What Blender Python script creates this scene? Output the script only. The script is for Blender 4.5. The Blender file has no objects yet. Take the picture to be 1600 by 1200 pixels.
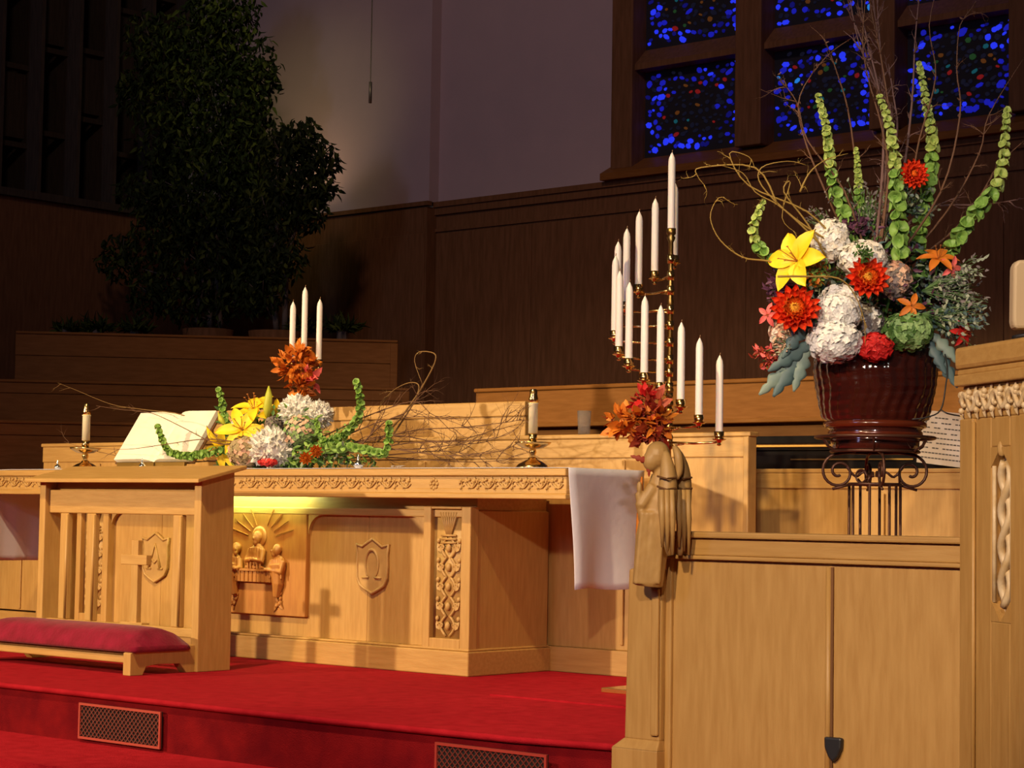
import bpy, bmesh, math, random
from mathutils import Vector, Matrix, Quaternion
sin, cos, pi = math.sin, math.cos, math.pi
random.seed(7)
SC = bpy.context.scene
COL = SC.collection
# ------------------------------------------------------------------ camera
F_PX, YAW, PIT, ROLL = 3207.4, .7174, .0628465, .015575
fw = Vector((-sin(YAW)*cos(PIT), cos(YAW)*cos(PIT), sin(PIT)))
_r = Vector((cos(YAW), sin(YAW), 0)); _u = _r.cross(fw)
RT = _r*cos(ROLL) + _u*sin(ROLL); UP = -_r*sin(ROLL) + _u*cos(ROLL)
CP = Vector((0, 0, .79))
HR = _r.copy(); HF = Vector((-sin(YAW), cos(YAW), 0))      # level right / forward directions of the view
cam = bpy.data.cameras.new('camera'); cam.sensor_width = 36; cam.lens = F_PX*36/1600; cam.clip_end = 200
co = bpy.data.objects.new('camera', cam); COL.objects.link(co); SC.camera = co
co.matrix_world = Matrix(((RT.x, UP.x, -fw.x, CP.x), (RT.y, UP.y, -fw.y, CP.y), (RT.z, UP.z, -fw.z, CP.z), (0, 0, 0, 1)))
SC.view_settings.view_transform = 'Standard'; SC.view_settings.look = 'None'
SC.view_settings.exposure = 0.0; SC.view_settings.gamma = 1.0; SC.view_settings.use_curve_mapping = False
# ------------------------------------------------------------------ world and lamps
w = bpy.data.worlds.new('world'); SC.world = w; w.use_nodes = True
w.node_tree.nodes['Background'].inputs[0].default_value = (.60, .44, .38, 1)
w.node_tree.nodes['Background'].inputs[1].default_value = .036
def spot(name, pos, target, power, col, deg, blend, size):
    l = bpy.data.lights.new(name, 'SPOT'); l.energy = power; l.color = col
    l.spot_size = math.radians(deg); l.spot_blend = blend; l.shadow_soft_size = size
    o = bpy.data.objects.new(name, l); COL.objects.link(o); o.location = pos
    o.rotation_euler = (Vector(target)-Vector(pos)).to_track_quat('-Z', 'Y').to_euler(); return o
WARM = (1.0, .72, .36)
spot('nave_spotlight_left', (-13.6, -2.9, 3.35), (-8.7, 7.4, -.5), 4900, WARM, 33, .30, .16)
spot('nave_spotlight_right', (1.8, -4.2, 5.2), (-6.0, 7.2, .7), 1900, (1, .78, .62), 25, .4, .16)
spot('chancel_spotlight', (-5.6, 1.6, 8.0), (-7.2, 7.0, .4), 3000, WARM, 48, .6, .14)
spot('pulpit_spotlight', (-2.5, -2.8, 4.4), (-3.8, 6.1, .8), 2100, (1, .72, .42), 26, .5, .14)
spot('flower_spotlight', (1.2, -2.0, 3.6), (-4.45, 7.3, 1.8), 800, (1, .93, .90), 14, .6, .10)
spot('wall_uplight', (-14.7, 13.35, 3.8), (-14.6, 13.9, 4.5), 9, (1, .62, .34), 120, 1, .1)
spot('wall_wash', (-6, 3.0, 9.5), (-12.0, 14.0, 5.0), 780, (1, .62, .55), 60, 1, .5)
spot('choir_wash', (-6, 1.0, 7.5), (-9.5, 10.0, 1.0), 800, (1, .55, .24), 46, 1, .3)
spot('tree_spotlight', (-9.5, 8.0, 9.0), (-13.4, 11.9, 5.7), 420, (1, .92, .42), 21, 1, .2)
al = bpy.data.lights.new('nave_window_light', 'AREA'); al.shape = 'RECTANGLE'; al.size = 1.4; al.size_y = 3.2; al.energy = 190; al.color = (.50, .55, 1.0)
ao = bpy.data.objects.new('nave_window_light', al); COL.objects.link(ao); ao.location = (-7.5, -6.5, 5.5)
ao.rotation_euler = (Vector((-6, 7, 1))-Vector((-7.5, -6.5, 5.5))).to_track_quat('-Z', 'Y').to_euler()
# ------------------------------------------------------------------ coordinates from the photograph's geometry
def ray(x, y): return fw + RT*((x-800)/F_PX) + UP*((600-y)/F_PX)
def P(x, y, wd): return CP + ray(x, y)*wd
def pl(x, y, ax, v):
    d = ray(x, y); return CP + d*((v-CP[ax])/d[ax])
# ------------------------------------------------------------------ materials
MATS = {}
def mat(name, base, rough=.6, metal=0, spec=.5, noise=None, nscale=30, bump=0, bscale=60, emit=None, estr=0, stretch=None, trans=0, coat=0, alpha=1, sub=0):
    m = bpy.data.materials.new(name); m.use_nodes = True; nt = m.node_tree; b = nt.nodes['Principled BSDF']
    b.inputs['Base Color'].default_value = (*base, 1); b.inputs['Roughness'].default_value = rough
    b.inputs['Metallic'].default_value = metal; b.inputs['Specular IOR Level'].default_value = spec
    if trans: b.inputs['Transmission Weight'].default_value = trans
    if coat: b.inputs['Coat Weight'].default_value = coat; b.inputs['Coat Roughness'].default_value = .08
    if sub: b.inputs['Subsurface Weight'].default_value = sub; b.inputs['Subsurface Scale'].default_value = .01
    if alpha < 1: b.inputs['Alpha'].default_value = alpha
    if emit: b.inputs['Emission Color'].default_value = (*emit, 1); b.inputs['Emission Strength'].default_value = estr
    if noise or bump:
        tc = nt.nodes.new('ShaderNodeTexCoord'); mp = nt.nodes.new('ShaderNodeMapping')
        nt.links.new(tc.outputs['Object'], mp.inputs['Vector'])
        if stretch: mp.inputs['Scale'].default_value = stretch
    if noise:
        n = nt.nodes.new('ShaderNodeTexNoise'); n.inputs['Scale'].default_value = nscale; n.inputs['Detail'].default_value = 5
        r = nt.nodes.new('ShaderNodeValToRGB'); r.color_ramp.elements[0].position = .32; r.color_ramp.elements[1].position = .68
        r.color_ramp.elements[0].color = (*base, 1); r.color_ramp.elements[1].color = (*noise, 1)
        nt.links.new(mp.outputs[0], n.inputs['Vector']); nt.links.new(n.outputs['Fac'], r.inputs[0]); nt.links.new(r.outputs[0], b.inputs['Base Color'])
    if bump:
        n2 = nt.nodes.new('ShaderNodeTexNoise'); n2.inputs['Scale'].default_value = bscale; n2.inputs['Detail'].default_value = 3
        bp = nt.nodes.new('ShaderNodeBump'); bp.inputs['Strength'].default_value = bump; bp.inputs['Distance'].default_value = .01
        nt.links.new(mp.outputs[0], n2.inputs['Vector']); nt.links.new(n2.outputs['Fac'], bp.inputs['Height']); nt.links.new(bp.outputs[0], b.inputs['Normal'])
    MATS[name] = m; return m
OAK = mat('oak', (.45, .250, .070), .45, noise=(.53, .312, .098), nscale=9, stretch=(6, 6, .7), bump=.08, bscale=40)
OAKH = mat('oak_horizontal', (.45, .250, .070), .45, noise=(.53, .312, .098), nscale=9, stretch=(.7, 6, 7), bump=.08, bscale=40)
OAKC = mat('oak_carving', (.44, .26, .085), .5, noise=(.52, .32, .11), nscale=20)
RELW = mat('relief_wood', (.42, .17, .035), .45, noise=(.52, .24, .055), nscale=7, stretch=(5, 5, .8))
GILT = mat('gilded_carving', (.60, .42, .20), .42, noise=(.75, .60, .38), nscale=25)
DOAK = mat('dark_oak', (.15, .072, .028), .6, spec=.12, noise=(.21, .10, .042), nscale=7, stretch=(5, 5, .6), bump=.05, bscale=30)
POAK = mat('pew_oak', (.20, .080, .016), .55, spec=.12, noise=(.25, .105, .025), nscale=7, stretch=(1, 1, 7), bump=.05, bscale=30)
BLKW = mat('organ_case_wood', (.050, .042, .030), .7, spec=.08, noise=(.075, .06, .042), nscale=8, stretch=(5, 5, .6))
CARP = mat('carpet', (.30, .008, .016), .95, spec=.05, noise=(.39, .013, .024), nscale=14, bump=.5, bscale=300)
CARPSH = mat('carpet_riser_shaded', (.13, .004, .008), .95, spec=.05, noise=(.21, .007, .010), nscale=9, bump=.5, bscale=300)  # same red carpet darkened for the risers, their shade put into the colour
VELV = mat('crimson_velvet', (.17, .005, .020), .85, spec=.1, noise=(.25, .008, .035), nscale=12, bump=.3, bscale=60)
VELV.node_tree.nodes['Principled BSDF'].inputs['Sheen Weight'].default_value = .12
WALL = mat('plaster', (.46, .37, .36), .9, noise=(.49, .39, .375), nscale=3, bump=.1, bscale=80)
BRASS = mat('brass', (.78, .52, .20), .2, 1)
BRASSD = mat('old_brass', (.40, .24, .07), .35, 1)
SILV = mat('silver', (.85, .86, .84), .18, 1)
IRON = mat('brown_iron', (.085, .034, .020), .45, .5)
WAX = mat('candle_wax', (.86, .80, .78), .4, sub=.15)
WAXY = mat('cream_wax', (.90, .84, .62), .4, sub=.15)
WICK = mat('wick', (.30, .17, .09), .8)
LINEN = mat('linen', (.60, .60, .76), .85, noise=(.66, .66, .80), nscale=4, bump=.15, bscale=25)
PAPER = mat('book_paper', (.92, .88, .76), .7, noise=(.84, .79, .66), nscale=6)
SHEET = mat('sheet_paper', (.62, .54, .50), .8)
INK = mat('ink', (.10, .09, .09), .8)
BLACK = mat('black_lacquer', (.010, .009, .010), .12, coat=.6)
BLKM = mat('black_metal', (.02, .02, .022), .45)
GLASS = mat('clear_glass', (.75, .80, .90), .08, trans=.85, alpha=.45)
GLAZE = mat('brown_glaze', (.030, .006, .005), .12, noise=(.060, .011, .006), nscale=5, coat=1)
GLAZR = mat('russet_glaze', (.16, .028, .007), .2, noise=(.10, .016, .006), nscale=8, coat=.8)
GRILL = mat('grille_metal', (.20, .045, .035), .5, .4)
GRILF = mat('grille_frame_metal', (.40, .05, .035), .5, .3)
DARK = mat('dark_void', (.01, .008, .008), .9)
LEAD = mat('glass_matrix', (.012, .012, .016), .8)
TAN = mat('tan_shade', (.55, .42, .26), .6)
YEL = mat('lily_yellow', (.95, .62, .01), .5, noise=(.98, .74, .03), nscale=12)
YELG = mat('lily_bud_green', (.42, .50, .04), .5, noise=(.60, .58, .06), nscale=10)
STAM = mat('stamen', (.45, .16, .03), .7)
WHT = mat('petal_white', (.84, .83, .80), .6)
CRM = mat('petal_cream', (.80, .74, .64), .6)
PEACH = mat('petal_peach', (.68, .38, .27), .6, noise=(.72, .50, .36), nscale=30)
RED = mat('petal_red', (.80, .035, .012), .5, noise=(.88, .08, .015), nscale=20)
RORG = mat('petal_red_orange', (.90, .17, .015), .5)
ORY = mat('petal_orange_yellow', (.92, .45, .05), .5)
CRIM = mat('celosia_red', (.50, .008, .010), .6, noise=(.62, .02, .015), nscale=40)
PINK = mat('petal_pink', (.80, .14, .13), .6)
ORA = mat('autumn_orange', (.70, .22, .015), .6, noise=(.60, .14, .01), nscale=12)
RUST = mat('autumn_rust', (.42, .07, .015), .6, noise=(.30, .03, .02), nscale=12)
PURP = mat('purple_foliage', (.10, .03, .07), .6, noise=(.15, .05, .10), nscale=20)
MAUV = mat('mauve_seed', (.24, .19, .20), .7, noise=(.16, .14, .12), nscale=30)
SAGE = mat('sage_leaf', (.22, .27, .19), .6, noise=(.32, .36, .25), nscale=12)
SAGL = mat('pale_sage_leaf', (.30, .36, .25), .6, noise=(.42, .45, .34), nscale=12)
BLUG = mat('blue_grey_leaf', (.11, .18, .18), .5, noise=(.24, .31, .24), nscale=9)
SLAT = mat('slate_leaf', (.05, .10, .11), .5, noise=(.10, .16, .16), nscale=9)
GRN = mat('bells_green', (.16, .34, .05), .5, noise=(.28, .45, .10), nscale=14)
GRNL = mat('bells_pale_green', (.34, .46, .09), .5, noise=(.46, .55, .16), nscale=14)
GRND = mat('leaf_green', (.05, .13, .025), .6, noise=(.10, .22, .04), nscale=14)
GRNH = mat('hydrangea_green', (.16, .32, .10), .6, noise=(.30, .44, .17), nscale=25)
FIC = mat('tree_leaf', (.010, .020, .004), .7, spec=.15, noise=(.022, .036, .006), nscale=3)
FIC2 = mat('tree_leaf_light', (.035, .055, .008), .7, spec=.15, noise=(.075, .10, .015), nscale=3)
BARK = mat('bark', (.12, .10, .08), .8)
TWIG = mat('brown_twig', (.15, .070, .035), .7)
TWIGM = mat('mauve_twig', (.16, .085, .075), .7)
WILL = mat('golden_willow', (.30, .19, .035), .6)
WILD = mat('dark_willow', (.20, .11, .03), .6)
HUSK = mat('brown_husk', (.45, .33, .18), .8, noise=(.30, .26, .14), nscale=40)
TUBE = mat('tube_light', (.9, 1, .5), .5, emit=(.74, 1, .38), estr=60)
# ------------------------------------------------------------------ mesh helpers
WP = {}
def base_loc(o): return WP.get(o.name, Vector())
class MB:
    def __init__(s): s.v = []; s.f = []; s.mi = []
    def add(s, vs, fs, m=0):
        k = len(s.v); s.v += [Vector(v) for v in vs]; s.f += [tuple(k+i for i in f) for f in fs]; s.mi += [m]*len(fs); return s
    def box(s, a, b, m=0):
        (x0, y0, z0), (x1, y1, z1) = a, b
        return s.add([(x0, y0, z0), (x1, y0, z0), (x1, y1, z0), (x0, y1, z0), (x0, y0, z1), (x1, y0, z1), (x1, y1, z1), (x0, y1, z1)],
                     [(0, 3, 2, 1), (4, 5, 6, 7), (0, 1, 5, 4), (1, 2, 6, 5), (2, 3, 7, 6), (3, 0, 4, 7)], m)
    def obox(s, o, ax, ay, az, m=0):
        o, ax, ay, az = map(Vector, (o, ax, ay, az))
        return s.add([o, o+ax, o+ax+ay, o+ay, o+az, o+ax+az, o+ax+ay+az, o+ay+az],
                     [(0, 3, 2, 1), (4, 5, 6, 7), (0, 1, 5, 4), (1, 2, 6, 5), (2, 3, 7, 6), (3, 0, 4, 7)], m)
    def tube(s, pts, r, n=6, m=0, cap=True):
        pts = [Vector(p) for p in pts]; N = len(pts)
        rs = r if isinstance(r, (list, tuple)) else [r]*N
        vs = []; prev = None
        for i, p in enumerate(pts):
            t = (pts[min(i+1, N-1)]-pts[max(i-1, 0)])
            t = t.normalized() if t.length > 1e-9 else Vector((0, 0, 1))
            if prev is None: a = t.orthogonal().normalized()
            else:
                a = prev - t*prev.dot(t); a = a.normalized() if a.length > 1e-6 else t.orthogonal().normalized()
            prev = a; b = t.cross(a)
            vs += [p+(a*cos(2*pi*j/n)+b*sin(2*pi*j/n))*rs[i] for j in range(n)]
        fs = [(i*n+j, i*n+(j+1) % n, (i+1)*n+(j+1) % n, (i+1)*n+j) for i in range(N-1) for j in range(n)]
        if cap: fs += [tuple(range(n-1, -1, -1)), tuple((N-1)*n+j for j in range(n))]
        return s.add(vs, fs, m)
    def lathe(s, c, prof, n=24, m=0, M=None):
        c = Vector(c); vs = []
        for (r, z) in prof:
            for j in range(n):
                p = Vector((r*cos(2*pi*j/n), r*sin(2*pi*j/n), z)); vs.append(c+(M @ p if M else p))
        fs = [(i*n+j, i*n+(j+1) % n, (i+1)*n+(j+1) % n, (i+1)*n+j) for i in range(len(prof)-1) for j in range(n)]
        if prof[0][0] > 1e-6: fs.append(tuple(range(n-1, -1, -1)))
        if prof[-1][0] > 1e-6: fs.append(tuple((len(prof)-1)*n+j for j in range(n)))
        return s.add(vs, fs, m)
    def ell(s, c, r, n=10, m=0, M=None):
        if not isinstance(r, (tuple, list)): r = (r, r, r)
        c = Vector(c); vs = []; h = max(4, n//2+1)
        for i in range(1, h):
            a = pi*i/h
            for j in range(n):
                b = 2*pi*j/n; p = Vector((r[0]*sin(a)*cos(b), r[1]*sin(a)*sin(b), r[2]*cos(a))); vs.append(c+(M @ p if M else p))
        for sg in (1, -1):
            p = Vector((0, 0, sg*r[2])); vs.append(c+(M @ p if M else p))
        k = (h-1)*n; fs = [(i*n+j, (i+1)*n+j, (i+1)*n+(j+1) % n, i*n+(j+1) % n) for i in range(h-2) for j in range(n)]
        fs += [(k, j, (j+1) % n) for j in range(n)] + [(k+1, (h-2)*n+(j+1) % n, (h-2)*n+j) for j in range(n)]
        return s.add(vs, fs, m)
    def prism(s, poly, o, ax, ay, az, m=0):        # polygon (a,b) laid on axes ax, ay from o, extruded by az
        o, ax, ay, az = map(Vector, (o, ax, ay, az)); n = len(poly)
        vs = [o+ax*a+ay*b for a, b in poly]; vs += [v+az for v in vs]
        return s.add(vs, [tuple(range(n-1, -1, -1)), tuple(range(n, 2*n))]+[(i, (i+1) % n, n+(i+1) % n, n+i) for i in range(n)], m)
    def leaf(s, p, d, up, L, W, bend=.25, m=0, fold=.2):     # a small folded leaf: 4 quads
        p = Vector(p); d = Vector(d).normalized(); sd = d.cross(Vector(up))
        sd = sd.normalized() if sd.length > 1e-5 else d.orthogonal().normalized(); n = sd.cross(d)
        q = lambda a, b, c: p+d*(a*L)+sd*(b*W)+n*(c*L)
        return s.add([p, q(.35, .5, fold*.4), q(.4, 0, 0), q(.35, -.5, fold*.4), q(.75, .32, -bend*.4+fold*.2), q(.75, 0, -bend*.5), q(.75, -.32, -bend*.4+fold*.2), q(1, 0, -bend)],
                     [(0, 2, 1), (0, 3, 2), (1, 2, 5, 4), (2, 3, 6, 5), (4, 5, 7), (5, 6, 7)], m)
    def mesh(s, name, mats, off=Vector(), smooth=False):
        me = bpy.data.meshes.new(name); me.from_pydata([tuple(v-off) for v in s.v], [], s.f)
        for m in (mats if isinstance(mats, (list, tuple)) else [mats]): me.materials.append(m)
        if any(s.mi): me.polygons.foreach_set('material_index', s.mi)
        if smooth: me.polygons.foreach_set('use_smooth', [True]*len(me.polygons))
        me.update(); return me
    def build(s, name, mats, parent=None, smooth=False, bevel=0, at=None, local=False, remesh=0, solid=0, sub=0):
        off = Vector() if local else (Vector(at) if at is not None else (base_loc(parent) if parent else Vector()))
        o = bpy.data.objects.new(name, s.mesh(name, mats, off, smooth)); COL.objects.link(o)
        if parent: o.parent = parent
        if at is not None and not parent: o.location = at
        if at is not None and parent: o.location = Vector(at)-base_loc(parent)
        WP[o.name] = off
        if solid: md = o.modifiers.new('solid', 'SOLIDIFY'); md.thickness = solid; md.offset = 0
        if bevel: md = o.modifiers.new('bevel', 'BEVEL'); md.width = bevel; md.segments = 2; md.limit_method = 'ANGLE'
        if remesh: md = o.modifiers.new('remesh', 'REMESH'); md.mode = 'VOXEL'; md.voxel_size = remesh; md.use_smooth_shade = True
        if sub: md = o.modifiers.new('sub', 'SUBSURF'); md.levels = md.render_levels = sub
        return o
def tag(o, label=None, cat=None, group=None, kind=None):
    if label: o['label'] = label
    if cat: o['category'] = cat
    if group: o['group'] = group
    if kind: o['kind'] = kind
    return o
def thing(name, label, cat, loc=(0, 0, 0), group=None, rotz=0):
    o = bpy.data.objects.new(name, None); COL.objects.link(o); o.location = loc; o.empty_display_size = .1
    o.rotation_euler = (0, 0, rotz); WP[o.name] = Vector(loc); return tag(o, label, cat, group)
def struct(o): o['kind'] = 'structure'; return o
def link_mesh(name, me, parent, M):                 # a child that shares mesh data; M is local to the parent
    o = bpy.data.objects.new(name, me); COL.objects.link(o); o.parent = parent; o.matrix_local = M; return o
def copy_tree(o, parent=None):
    c = o.copy(); COL.objects.link(c); c.parent = parent
    for ch in [x for x in ALLCH(o)]: copy_tree(ch, c)
    return c
def ALLCH(o): return list(o.children)
def frame(d, up=(0, 0, 1)):                          # rotation whose local Z looks along d
    d = Vector(d).normalized(); u = Vector(up)
    x = u.cross(d); x = x.normalized() if x.length > 1e-4 else d.orthogonal().normalized(); y = d.cross(x)
    return Matrix(((x.x, y.x, d.x), (x.y, y.y, d.y), (x.z, y.z, d.z)))
def rnd(a, b): return random.uniform(a, b)
def rdir():
    z = rnd(-1, 1); a = rnd(0, 2*pi); q = math.sqrt(1-z*z); return Vector((q*cos(a), q*sin(a), z))
def smoothpath(pts, k=4):                            # Catmull-Rom
    pts = [Vector(p) for p in pts]; out = []
    for i in range(len(pts)-1):
        a = pts[max(i-1, 0)]; b = pts[i]; c = pts[i+1]; d = pts[min(i+2, len(pts)-1)]
        for j in range(k):
            t = j/k; out.append(.5*((2*b)+(c-a)*t+(2*a-5*b+4*c-d)*t*t+(3*b-a-3*c+d)*t**3))
    return out+[pts[-1]]
TOC = -HF                                            # level direction from the chancel towards the nave viewer
# ================================================================== SETTING
# platform with a slightly curved front edge, and the steps below it
edge = [(-22, 5.49), (-7.8, 5.485), (-5.75, 5.506), (-4.8, 5.56), (-4.37, 5.66), (-3.6, 5.95), (-1.5, 6.9), (1.5, 8.6)]
m = MB(); top = [(x, y, 0) for x, y in edge]+[(1.5, 14.0, 0), (-16.0, 14.0, 0), (-22, 14.0, 0)]
m.add(top, [tuple(range(len(top)))]); struct(m.build('floor', CARP))
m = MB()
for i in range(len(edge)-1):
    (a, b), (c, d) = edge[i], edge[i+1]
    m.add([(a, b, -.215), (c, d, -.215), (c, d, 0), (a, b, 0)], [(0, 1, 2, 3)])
struct(m.build('floor_riser', CARPSH))
m = MB()
e2 = [(x, y-.008) for x, y in edge]                 # rounded carpet nosing
m.tube([(x, y, -.012) for x, y in e2], .013, 8); struct(m.build('floor_nosing', CARP, smooth=True))
m = MB(); m.add([(-22, 4.9, -.215), (1.5, 4.9, -.215)]+[(x, y, -.215) for x, y in reversed(edge)], [tuple(range(2+len(edge)))])
m.box((-22, 4.895, -.43), (1.5, 4.9, -.215)); struct(m.build('floor_step', CARP))
m = MB(); m.add([(-22, -12, -.43), (8, -12, -.43), (8, 4.9, -.43), (-22, 4.9, -.43)], [(0, 1, 2, 3)]); struct(m.build('floor_nave', CARP))
m = MB(); q = [pl(x, y, 2, .004) for x, y in ((765, 1086), (985, 1109), (985, 1058), (935, 1058))]    # a loose carpet piece by the candle stand
mm = MB(); q = [pl(765, 1087, 2, 0), pl(1000, 1112, 2, 0)]; a = q[0]; b = q[1]
mm.obox((a.x, a.y, 0), (b.x-a.x, 0, 0), (0, .9, 0), (0, 0, .008))
tag(mm.build('carpet_mat', CARP, at=(a.x, a.y, 0)), 'thin red carpet mat under the tall brass candelabra, right of the altar', 'mat')
YW = 14.0
XC = -13.19                                          # jog between the two back wall faces
# back wall: dark oak wainscot with plaster above; window opening cut to the right of x=-11.08
WT = 3.70
m = MB(); m.box((XC, YW, 0), (-2.0, YW+.12, WT-.05)); struct(m.build('wall_back', DOAK))
m = MB(); m.box((-16.1, 13.87, 0), (XC, YW+.12, WT-.05)); struct(m.build('wall_back_return', DOAK))
m = MB(); m.box((XC, YW+.02, WT), (-11.07, YW+.14, 7.4)); struct(m.build('wall_back_plaster', WALL))
m = MB(); m.box((-16.1, 13.89, WT), (XC, YW+.14, 7.4)); struct(m.build('wall_back_plaster_left', WALL))
m = MB(); m.box((XC, YW-.05, WT-.05), (-2.0, YW+.1, WT)); m.box((XC, YW-.03, WT-.12), (-2.0, YW, WT-.05)); m.box((XC, YW-.02, WT-.28), (-2.0, YW, WT-.25))
m.box((-16.0, 13.84, WT-.04), (XC+.03, 13.9, WT)); struct(m.build('trim_1', DOAK))
k = 0
for x0 in (-13.12, -11.95, -10.78, -9.61, -8.44, -7.27, -6.1):
    m = MB(); m.box((x0, YW-.012, .2), (x0+1.12, YW, WT-.3)); struct(m.build('wall_back_panel', DOAK, bevel=.006)); k += 1
for x0 in (-15.9, -14.95, -14.0):
    m = MB(); m.box((x0, 13.858, .2), (x0+.9 if x0 < -14.5 else XC-.02, 13.87, WT-.3)); struct(m.build('wall_back_panel', DOAK, bevel=.006))
# left wall below the organ case
m = MB(); m.box((-16.1, 8.0, 0), (-16.0, 13.9, WT)); struct(m.build('wall_left', DOAK))
m = MB(); m.box((-16.0, 8.0, WT-.04), (-15.94, 13.87, WT+.03)); struct(m.build('trim_2', BLKW))
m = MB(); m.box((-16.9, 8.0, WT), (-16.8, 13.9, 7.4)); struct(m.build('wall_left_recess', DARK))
m = MB(); m.box((-16.8, 8.0, WT-.02), (-16.0, 13.9, WT)); struct(m.build('trim_3', BLKW))
# organ case: upright fins and short cross pieces
og = thing('organ_screen', 'dark wooden organ screen of tall upright fins above the left wall', 'screen', (-16.3, 11, WT))
fin = MB(); fin.box((-.30, -.02, 0), (.28, .02, 3.2)); fme = fin.mesh('fin', BLKW)
y = 8.45; ys = []
while y < 13.7: ys.append(y); y += .44
for i, y in enumerate(ys): link_mesh('fin', fme, og, Matrix.Translation((0, y-11, 0.03)))
bm_ = MB(); bm_.box((-.05, -.20, 0), (.05, .20, .05)); cme = bm_.mesh('cross_piece', BLKW)
pn = MB(); pn.box((-.02, -.20, 0), (.02, .20, .62)); pme = pn.mesh('infill_panel', BLKW)
for i in range(len(ys)-1):
    for j in range(4):
        z = .45+.75*j+.3*((i*7) % 3)/2+rnd(0, .15)
        link_mesh('cross_piece', cme, og, Matrix.Translation((.05, ys[i]+.22-11, z)))
        if (i+j) % 2 == 0: link_mesh('infill_panel', pme, og, Matrix.Translation((.02, ys[i]+.22-11, z+.1)))
# ------------------------------------------------------------------ stained glass window
ZB, ZT = 3.90, 7.2
WX0 = -11.08
m = MB()
m.box((WX0, YW-.04, 3.80), (-10.85, YW+.2, ZT))                                   # left jamb
for a, b in ((-9.76, -9.50), (-8.47, -8.24), (-7.26, -6.9)):
    m.box((a, YW-.05, 3.86), (b, YW+.2, ZT))
struct(m.build('window_frame', DOAK, bevel=.01))
m = MB(); m.box((-6.9, YW, WT), (-2.0, YW+.12, 7.4)); struct(m.build('wall_back_plaster_right', WALL))
m = MB()                                             # sloping sill that catches the light
m.add([(WX0-.05, YW-.12, 3.76), (-6.85, YW-.12, 3.76), (-6.85, YW+.15, 3.905), (WX0-.05, YW+.15, 3.905), (WX0-.05, YW-.12, 3.70), (-6.85, YW-.12, 3.70), (-6.85, YW+.15, 3.70), (WX0-.05, YW+.15, 3.70)],
      [(0, 1, 2, 3), (5, 4, 7, 6), (4, 5, 1, 0), (5, 6, 2, 1), (7, 4, 0, 3)]); struct(m.build('window_sill', POAK))
m = MB()
for zz in (4.66, 5.62):
    for a, b in ((-10.86, -9.75), (-9.51, -8.46), (-8.25, -7.25)):
        m.add([(a, YW+.0, zz+.05), (b, YW+.0, zz+.05), (b, YW+.15, zz+.20), (a, YW+.15, zz+.20), (a, YW+.0, zz), (b, YW+.0, zz), (b, YW+.15, zz), (a, YW+.15, zz)],
              [(0, 1, 2, 3), (5, 4, 7, 6), (4, 5, 1, 0), (5, 6, 2, 1), (7, 4, 0, 3)])
struct(m.build('window_transom', DOAK))
def glassmat(n, c, s):
    return mat('stained_glass_'+n, tuple(x*.3 for x in c), .3, emit=c, estr=s)
GM = {'blue': glassmat('blue', (.022, .04, .95), .85), 'mid': glassmat('mid_blue', (.015, .018, .62), .55), 'deep': glassmat('deep_blue', (.012, .012, .30), .35),
      'cyan': glassmat('cyan', (.02, .22, .75), .8), 'teal': glassmat('teal', (.01, .10, .13), .6), 'red': glassmat('red', (.30, .012, .012), .5),
      'amber': glassmat('amber', (.16, .05, .01), .45), 'green': glassmat('green', (.02, .07, .02), .5), 'night': glassmat('night', (.008, .008, .020), .6)}
shapes = []
for i in range(5):
    n = random.choice((6, 7, 8)); shapes.append([((1+rnd(-.12, .12))*cos(2*pi*j/n), (1+rnd(-.15, .1))*sin(2*pi*j/n)) for j in range(n)])
GME = {}
for kx in GM:
    for i, sh in enumerate(shapes):
        g = MB(); n = len(sh); vs = [(a, 0, b) for a, b in sh]+[(a*.72, -.35, b*.72) for a, b in sh]
        g.add(vs, [tuple(range(n, 2*n))]+[(j, (j+1) % n, n+(j+1) % n, n+j) for j in range(n)])
        GME[kx, i] = g.mesh('glass_piece', GM[kx])
wn = 1
for row, (z0, z1) in enumerate(((3.93, 4.65), (4.87, 5.60))):
    for ci, (a, b) in enumerate(((-10.84, -9.77), (-9.49, -8.48), (-8.23, -7.27))):
        m = MB(); m.box((a-.02, YW+.155, z0-.05), (b+.02, YW+.175, z1+.02))
        wo = m.build('window_%d' % wn, LEAD, at=((a+b)/2, YW+.155, z0)); struct(wo); wn += 1
        nx, nz = 15, 12
        for i in range(nx):
            for j in range(nz):
                u = (i+.5+(.5 if j % 2 else 0)*.9)/nx+rnd(-.022, .022); v = (j+.5)/nz+rnd(-.028, .028)
                if u > .975 or u < .02 or v > .97 or v < .03: continue
                e = min(u, 1-u, v, 1-v)
                r = random.random()
                if e < .17: kx = 'blue' if r < .30 else 'mid' if r < .58 else 'deep' if r < .84 else 'cyan' if r < .87 else 'night'
                else:
                    inn = abs(((u-.5)/.33)**2+((v-.45)/.36)**2)
                    if inn < 1: kx = 'night' if r < .60 else 'teal' if r < .68 else 'amber' if r < .77 else 'red' if r < .83 else 'green' if r < .88 else 'deep' if r < .95 else 'mid'
                    else: kx = 'blue' if r < .17 else 'mid' if r < .33 else 'deep' if r < .55 else 'cyan' if r < .58 else 'red' if r < .62 else 'night'
                sz = (rnd(.42, 1.0)**1.0)*(.036 if kx in ('blue', 'mid', 'cyan') else .028)
                M = Matrix.Translation((a+(b-a)*u-(a+b)/2, -.004, (z1-z0)*v)) @ Matrix.Rotation(rnd(-.6, .6), 4, 'Y') @ Matrix.Diagonal((sz*rnd(.9, 1.5), .03, sz*rnd(.6, 1.0), 1))
                link_mesh('glass_piece', GME[kx, random.randrange(5)], wo, M)
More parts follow.
